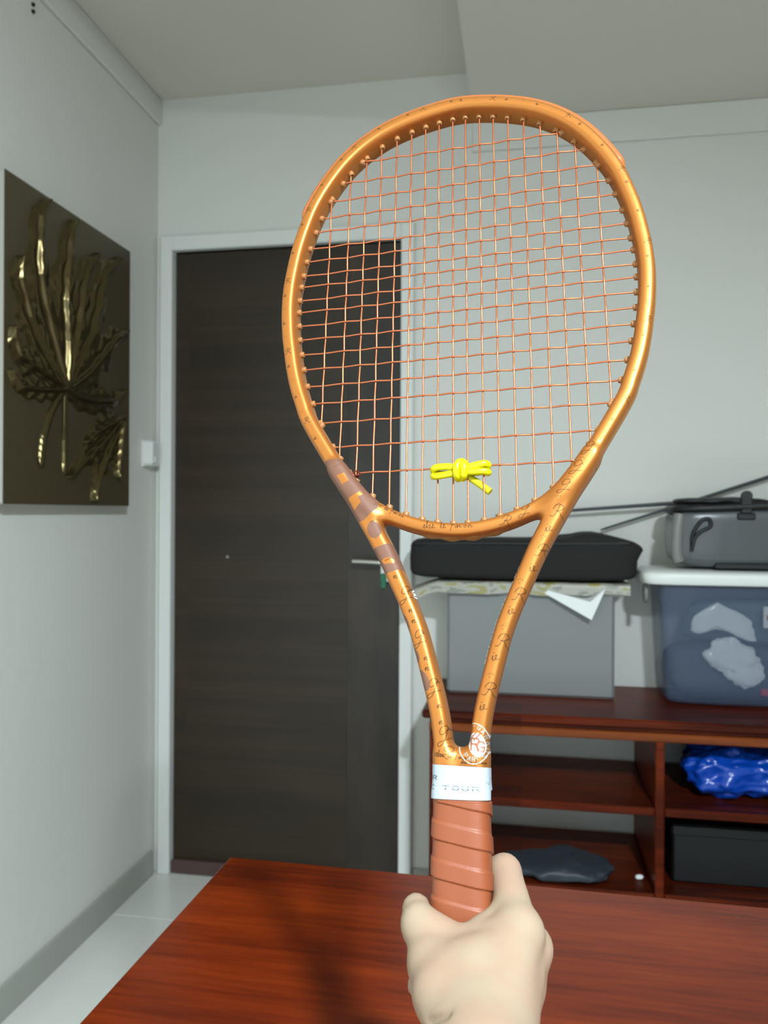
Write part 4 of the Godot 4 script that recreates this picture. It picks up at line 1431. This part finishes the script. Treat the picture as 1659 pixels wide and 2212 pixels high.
func grip(o: Node3D) -> void:
	var st := ST()
	var pitch := 20.5
	var nv := 420
	sheet(st, 72, nv, func(u, v):
		var a: float = u * TAU
		var y: float = lerpf(-338.0, -517.0, v)
		var w: float = lerpf(0.0, 1.0, clampf((y + 338.0) / -40.0, 0.0, 1.0))
		# leather turns: the edge above overlaps the turn below
		var ph: float = (-346.0 - y) / pitch + (a - PI / 2) / TAU
		var f: float = ph - floorf(ph)
		var h: float = 0.75 * smoothstep(0.45, 0.54, f) + 0.35 * f - 1.1 * smoothstep(0.955, 0.985, f)
		if y > -346.0 + 3.0: h *= 0.3
		var q := grip_radius(a, 16.4 + w * 0.6 + h, 13.9 + w * 0.4 + h)
		if v > 0.995: q *= 0.93
		return Vector3(q.x, y, q.y) * 0.001, true, false)
	var ring := PackedVector3Array()
	for k in 40:
		var q := grip_radius(TAU * k / 40, 15.6, 13.4)
		ring.append(Vector3(q.x, -517.0, q.y) * 0.001)
	fan(st, Vector3(0, -0.517, 0), ring, Vector3.DOWN)
	var top := PackedVector3Array()
	for k in 40:
		var q := grip_radius(TAU * k / 40, 15.8, 13.6)
		top.append(Vector3(q.x, -338.0, q.y) * 0.001)
	fan(st, Vector3(0, -0.338, 0), top, Vector3.UP)
	obj("grip", st, M.leather, o).set_meta("label", "orange brown leather wrap of the handle")

func throat_letters(o: Node3D, right: PackedVector2Array, left: PackedVector2Array) -> void:
	var font := SystemFont.new()
	font.font_names = PackedStringArray(["Droid Sans"])
	font.font_weight = 700
	var put := func(word: String, line: PackedVector2Array, y0: float, y1: float, sgn: float, called: String):
		var st := SurfaceTool.new()
		st.begin(Mesh.PRIMITIVE_TRIANGLES)
		for k in word.length():
			if word[k] == " ": continue
			var y := lerpf(y0, y1, (k + 0.5) / word.length())
			var p := Vector2.ZERO
			var t := Vector2.UP
			for i in line.size() - 1:
				if line[i].y >= y and line[i + 1].y < y:
					p = line[i].lerp(line[i + 1], (y - line[i].y) / (line[i + 1].y - line[i].y))
					t = (line[i] - line[i + 1]).normalized()
			var tm := TextMesh.new()
			tm.text = word[k]
			tm.font = font
			tm.font_size = 32
			tm.pixel_size = 0.00022
			tm.depth = 0.0003
			tm.curve_step = 2.0
			var n2 := Vector2(-t.y, t.x) if sgn > 0 else Vector2(t.y, -t.x)
			var N := Vector3(n2.x, n2.y, 0.30).normalized()
			var X := Vector3(t.x, t.y, 0) * (1.0 if y1 > y0 else -1.0)
			X = (X - N * N.dot(X)).normalized()
			var Y := N.cross(X)
			var arr := tm.get_mesh_arrays()
			if arr.size() == 0 or arr[Mesh.ARRAY_VERTEX].size() == 0: continue
			var am := ArrayMesh.new()
			am.add_surface_from_arrays(Mesh.PRIMITIVE_TRIANGLES, arr)
			st.append_from(am, 0, Transform3D(Basis(X, Y, N), Vector3(p.x + n2.x * 5.75, p.y + n2.y * 5.75, 3.4) * 0.001))
		obj(called, st, M.white_print, o)
	put.call("ROLAND-GARROS", right, -265.0, -203.0, 1.0, "lettering")
	put.call("W", left, -216.0, -226.0, -1.0, "lettering")

func sticker(o: Node3D) -> void:
	# white paper label taped round the front of the handle's top
	var img := Image.create(512, 288, false, Image.FORMAT_RGB8)
	img.fill(Color(0.66, 0.70, 0.735))
	var grey := Color(0.14, 0.16, 0.17)
	var pale := Color(0.28, 0.31, 0.34)
	text(img, "UR", Vector2(104, 128), 34, 5.0, grey, 1.0)
	text(img, "NE TOUR", Vector2(86, 208), 34, 5.0, pale, 1.25)
	var rng := RandomNumberGenerator.new()
	rng.seed = 3
	for k in 46:
		var p := Vector2(378 + rng.randi_range(0, 22) * 4, 128 + rng.randi_range(0, 6) * 4)
		img.fill_rect(Rect2i(Vector2i(p), Vector2i(4 + 4 * (k % 2), 3)), grey if p.x > 420 else pale)
	img.fill_rect(Rect2i(0, 180, 512, 2), Color(0.5, 0.54, 0.57))
	img.fill_rect(Rect2i(0, 182, 512, 9), Color(0.66, 0.70, 0.735))
	var m := mat(Color.WHITE, 0.55)
	m.albedo_texture = tex(img)
	m.texture_repeat = false
	var st := ST()
	for lay in [0.0, 0.25]:
		sheet(st, 36, 14, func(u, v):
			var a: float = lerpf(PI * 1.12, -PI * 0.10, u)
			var y0: float = lerpf(-321.6, -323.8, u)
			var y1: float = -341.4 if u < 0.86 else -336.2
			if u < 0.2: y1 = lerpf(-339.0, -341.4, u / 0.2)
			var y: float = lerpf(y0, y1, v)
			var k := smoothstep(-330.0, -340.0, y)
			var q := grip_radius(a, 17.0 + 0.6 * k + lay, 13.6 + 1.0 * k + lay)
			return Vector3(q.x, y, q.y) * 0.001, false, lay > 0.0)
	obj("paper_label", st, m, o).set_meta("label", "white paper label with grey print taped round the handle")

func damper() -> void:
	var o := base("vibration_damper", "yellow rubber band knotted between the lower strings of the racket", "damper")
	o.transform = racket_at
	var T := func(pts: Array, r: float) -> SurfaceTool:
		var st := ST()
		var q := []
		for p in pts: q.append(Vector3(p[0], p[1], p[2]) * 0.001)
		tube(st, spline(q, 8), r * 0.001, 14)
		return st
	obj("strand", T.call([[-15.5, -135.0, -2.6], [-18.2, -134.0, 0.0], [-17.4, -133.0, 2.4], [-14.0, -132.6, 3.6], [-7.0, -132.8, 3.8], [0.5, -134.6, 3.6]], 2.35), M.yellow, o)
	obj("strand", T.call([[-15.5, -136.0, -2.6], [-18.2, -137.6, 0.0], [-17.2, -138.6, 2.4], [-14.0, -138.8, 3.6], [-7.0, -138.0, 3.8], [0.5, -136.8, 3.6]], 2.35), M.yellow, o)
	obj("strand", T.call([[1.5, -135.0, 3.6], [8.0, -133.4, 3.9], [14.5, -132.0, 3.6], [17.6, -131.6, 2.2], [18.2, -132.4, -0.4], [15.5, -134.6, -2.6]], 2.35), M.yellow, o)
	obj("strand", T.call([[1.5, -137.0, 3.6], [8.0, -137.2, 3.9], [14.5, -137.0, 3.6], [17.8, -137.2, 2.2], [18.2, -137.0, -0.4], [15.5, -136.0, -2.6]], 2.35), M.yellow, o)
	obj("strand", T.call([[-15.5, -135.4, -2.8], [-5.0, -135.6, -3.4], [5.0, -135.6, -3.4], [15.5, -135.2, -2.8]], 2.35), M.yellow, o)
	obj("knot", T.call([[-1.4, -140.6, 0.5], [-1.9, -139.6, 5.0], [-1.8, -136.0, 7.0], [-0.9, -132.0, 6.6], [1.6, -130.2, 4.4], [3.4, -131.0, 1.0]], 2.6), M.yellow, o)
	obj("knot", T.call([[1.0, -130.8, 2.0], [2.6, -131.6, 5.6], [3.2, -135.5, 6.6], [2.8, -139.4, 5.2], [1.4, -140.6, 1.0]], 2.6), M.yellow, o)
	obj("tail", T.call([[2.5, -138.0, -2.0], [7.8, -140.6, -2.4], [13.5, -145.0, -2.5], [19.2, -150.0, -2.2]], 2.4), M.yellow, o)

# ------------------------------------------------------------------ the hand that holds it
func hand() -> void:
	var J := {
		"T0": Vector3(-0.0376, 0.9743, -0.4046), "T1": Vector3(-0.0449, 0.9782, -0.4236), "T2": Vector3(-0.0556, 0.9865, -0.4441), "T3": Vector3(-0.0593, 0.9922, -0.4546),
		"W": Vector3(-0.0151, 0.9641, -0.3628), "I0": Vector3(-0.0012, 0.9921, -0.4383), "I1": Vector3(-0.0097, 1.0061, -0.4805), "I2": Vector3(-0.0296, 0.9927, -0.4922), "I3": Vector3(-0.0444, 0.9855, -0.4836),
		"M0": Vector3(0.0038, 0.9794, -0.4473), "M1": Vector3(-0.0056, 0.9726, -0.4914), "M2": Vector3(-0.0349, 0.949, -0.4903), "M3": Vector3(-0.0574, 0.945, -0.46),
		"R0": Vector3(-0.0006, 0.9626, -0.4394), "R1": Vector3(-0.0027, 0.9489, -0.4888), "R2": Vector3(-0.0288, 0.9361, -0.4843), "R3": Vector3(-0.0441, 0.9361, -0.4542),
		"P0": Vector3(-0.0034, 0.9525, -0.4308), "P1": Vector3(-0.0038, 0.9351, -0.4764), "P2": Vector3(-0.0226, 0.9255, -0.4732), "P3": Vector3(-0.0381, 0.9255, -0.4471),
		"Wa": Vector3(-0.0562, 0.9919, -0.4429), "Wb": Vector3(-0.0305, 0.9868, -0.4291), "Wd": Vector3(-0.0095, 0.9927, -0.4511), "C": Vector3(-0.0223, 0.9798, -0.4143),
		"F": Vector3(0.03, 0.92, -0.24), "G": Vector3(0.075, 0.875, -0.12)}
	# [from, to, radius, radius, blend] in mm
	var palm := [["W", "F", 23.5, 25.0, 8], ["F", "G", 25.0, 29.0, 8], ["W", "C", 21.0, 18.0, 10], ["C", "I0", 16.0, 11.5, 9], ["W", "I0", 19.0, 11.0, 9], ["W", "M0", 19.0, 11.0, 4], ["C", "M0", 14.0, 10.5, 4], ["W", "R0", 18.0, 11.5, 8], ["W", "P0", 17.0, 10.5, 8],
		["W", "T0", 20.0, 15.0, 10], ["T0", "T1", 15.0, 12.6, 8], ["C", "T1", 16.0, 12.0, 8], ["T1", "Wb", 12.0, 9.0, 4], ["Wb", "I0", 9.0, 11.0, 4], ["Wb", "Wd", 9.0, 8.6, 2], ["Wb", "Wa", 9.0, 8.4, 2], ["I0", "M0", 10.0, 10.0, 2.5], ["M0", "R0", 11.0, 11.0, 6], ["R0", "P0", 11.0, 10.0, 6]]
	var fingers := [
		[["T1", "T2", 12.4, 9.6, 5], ["T2", "T3", 9.6, 8.2, 4]],
		[["I0", "I1", 11.6, 9.7, 5], ["I1", "I2", 9.6, 8.6, 3], ["I2", "I3", 8.6, 7.6, 3]],
		[["M0", "M1", 12.2, 9.8, 5], ["M1", "M2", 9.6, 8.6, 3], ["M2", "M3", 8.6, 7.6, 3]],
		[["R0", "R1", 11.4, 9.4, 5], ["R1", "R2", 9.2, 8.2, 3], ["R2", "R3", 8.2, 7.4, 3]],
		[["P0", "P1", 10.4, 8.6, 5], ["P1", "P2", 8.2, 7.4, 3], ["P2", "P3", 7.4, 6.6, 3]]]
	var org := Vector3(-82.0, 836.0, -514.0)
	var cell := 2.6
	var n := Vector3i(76, 74, 168)
	var total := n.x * n.y * n.z
	var F := PackedFloat32Array()
	F.resize(total)
	F.fill(30.0)
	for b in palm: capsule(F, n, org, cell, J[b[0]] * 1000.0, J[b[1]] * 1000.0, b[2], b[3], b[4])
	var base_field := F.duplicate()
	for f in fingers:
		var Q := PackedFloat32Array()
		Q.resize(total)
		Q.fill(30.0)
		for b in f: capsule(Q, n, org, cell, J[b[0]] * 1000.0, J[b[1]] * 1000.0, b[2], b[3], b[4])
		for i in total:
			var q := Q[i]
			if q > 14.0: continue
			var p := base_field[i]
			var h := maxf(6.0 - absf(p - q), 0.0) / 6.0
			var r := minf(p, q) - h * h * 1.5
			var o := F[i]
			h = maxf(1.2 - absf(o - r), 0.0) / 1.2
			F[i] = minf(o, r) - h * h * 0.3
	# skin folds at the wrist and the thumb joint
	crease(F, n, org, cell, Vector3(-33.4, 984.5, -373.8), Vector3(-43.7, 972.3, -382.2), 2.3)
	var m := nets(F, n.x, n.y, n.z, org, cell, 0.001)
	var o := base("person", "bare right hand and wrist of a person gripping the racket handle", "person", Vector3(0, 0, 0))
	obj("hand", m, M.skin, o)

func capsule(F: PackedFloat32Array, n: Vector3i, org: Vector3, cell: float, a: Vector3, b: Vector3, ra: float, rb: float, k: float) -> void:
	var mg := maxf(ra, rb) + 14.0
	var lo := (a.min(b) - Vector3.ONE * mg - org) / cell
	var hi := (a.max(b) + Vector3.ONE * mg - org) / cell
	var d := b - a
	var l2 := maxf(d.length_squared(), 1e-6)
	for z in range(maxi(0, int(lo.z)), mini(n.z, int(hi.z) + 1)):
		for y in range(maxi(0, int(lo.y)), mini(n.y, int(hi.y) + 1)):
			for x in range(maxi(0, int(lo.x)), mini(n.x, int(hi.x) + 1)):
				var p := org + Vector3(x, y, z) * cell - a
				var t := clampf(p.dot(d) / l2, 0.0, 1.0)
				var f := (p - d * t).length() - lerpf(ra, rb, t)
				if f > 14.0: continue
				var i := x + n.x * (y + n.y * z)
				var g := F[i]
				var h := maxf(k - absf(f - g), 0.0) / k
				F[i] = minf(f, g) - h * h * k * 0.25

func crease(F: PackedFloat32Array, n: Vector3i, org: Vector3, cell: float, a: Vector3, b: Vector3, r: float) -> void:
	var lo := (a.min(b) - Vector3.ONE * 8.0 - org) / cell
	var hi := (a.max(b) + Vector3.ONE * 8.0 - org) / cell
	var d := b - a
	for z in range(int(lo.z), int(hi.z) + 1):
		for y in range(int(lo.y), int(hi.y) + 1):
			for x in range(int(lo.x), int(hi.x) + 1):
				var p := org + Vector3(x, y, z) * cell - a
				var t := clampf(p.dot(d) / d.length_squared(), 0.0, 1.0)
				var f := r - (p - d * t).length()
				var i := x + n.x * (y + n.y * z)
				var h := maxf(3.0 - absf(f - F[i]), 0.0) / 3.0
				F[i] = maxf(f, F[i]) + h * h * 0.75
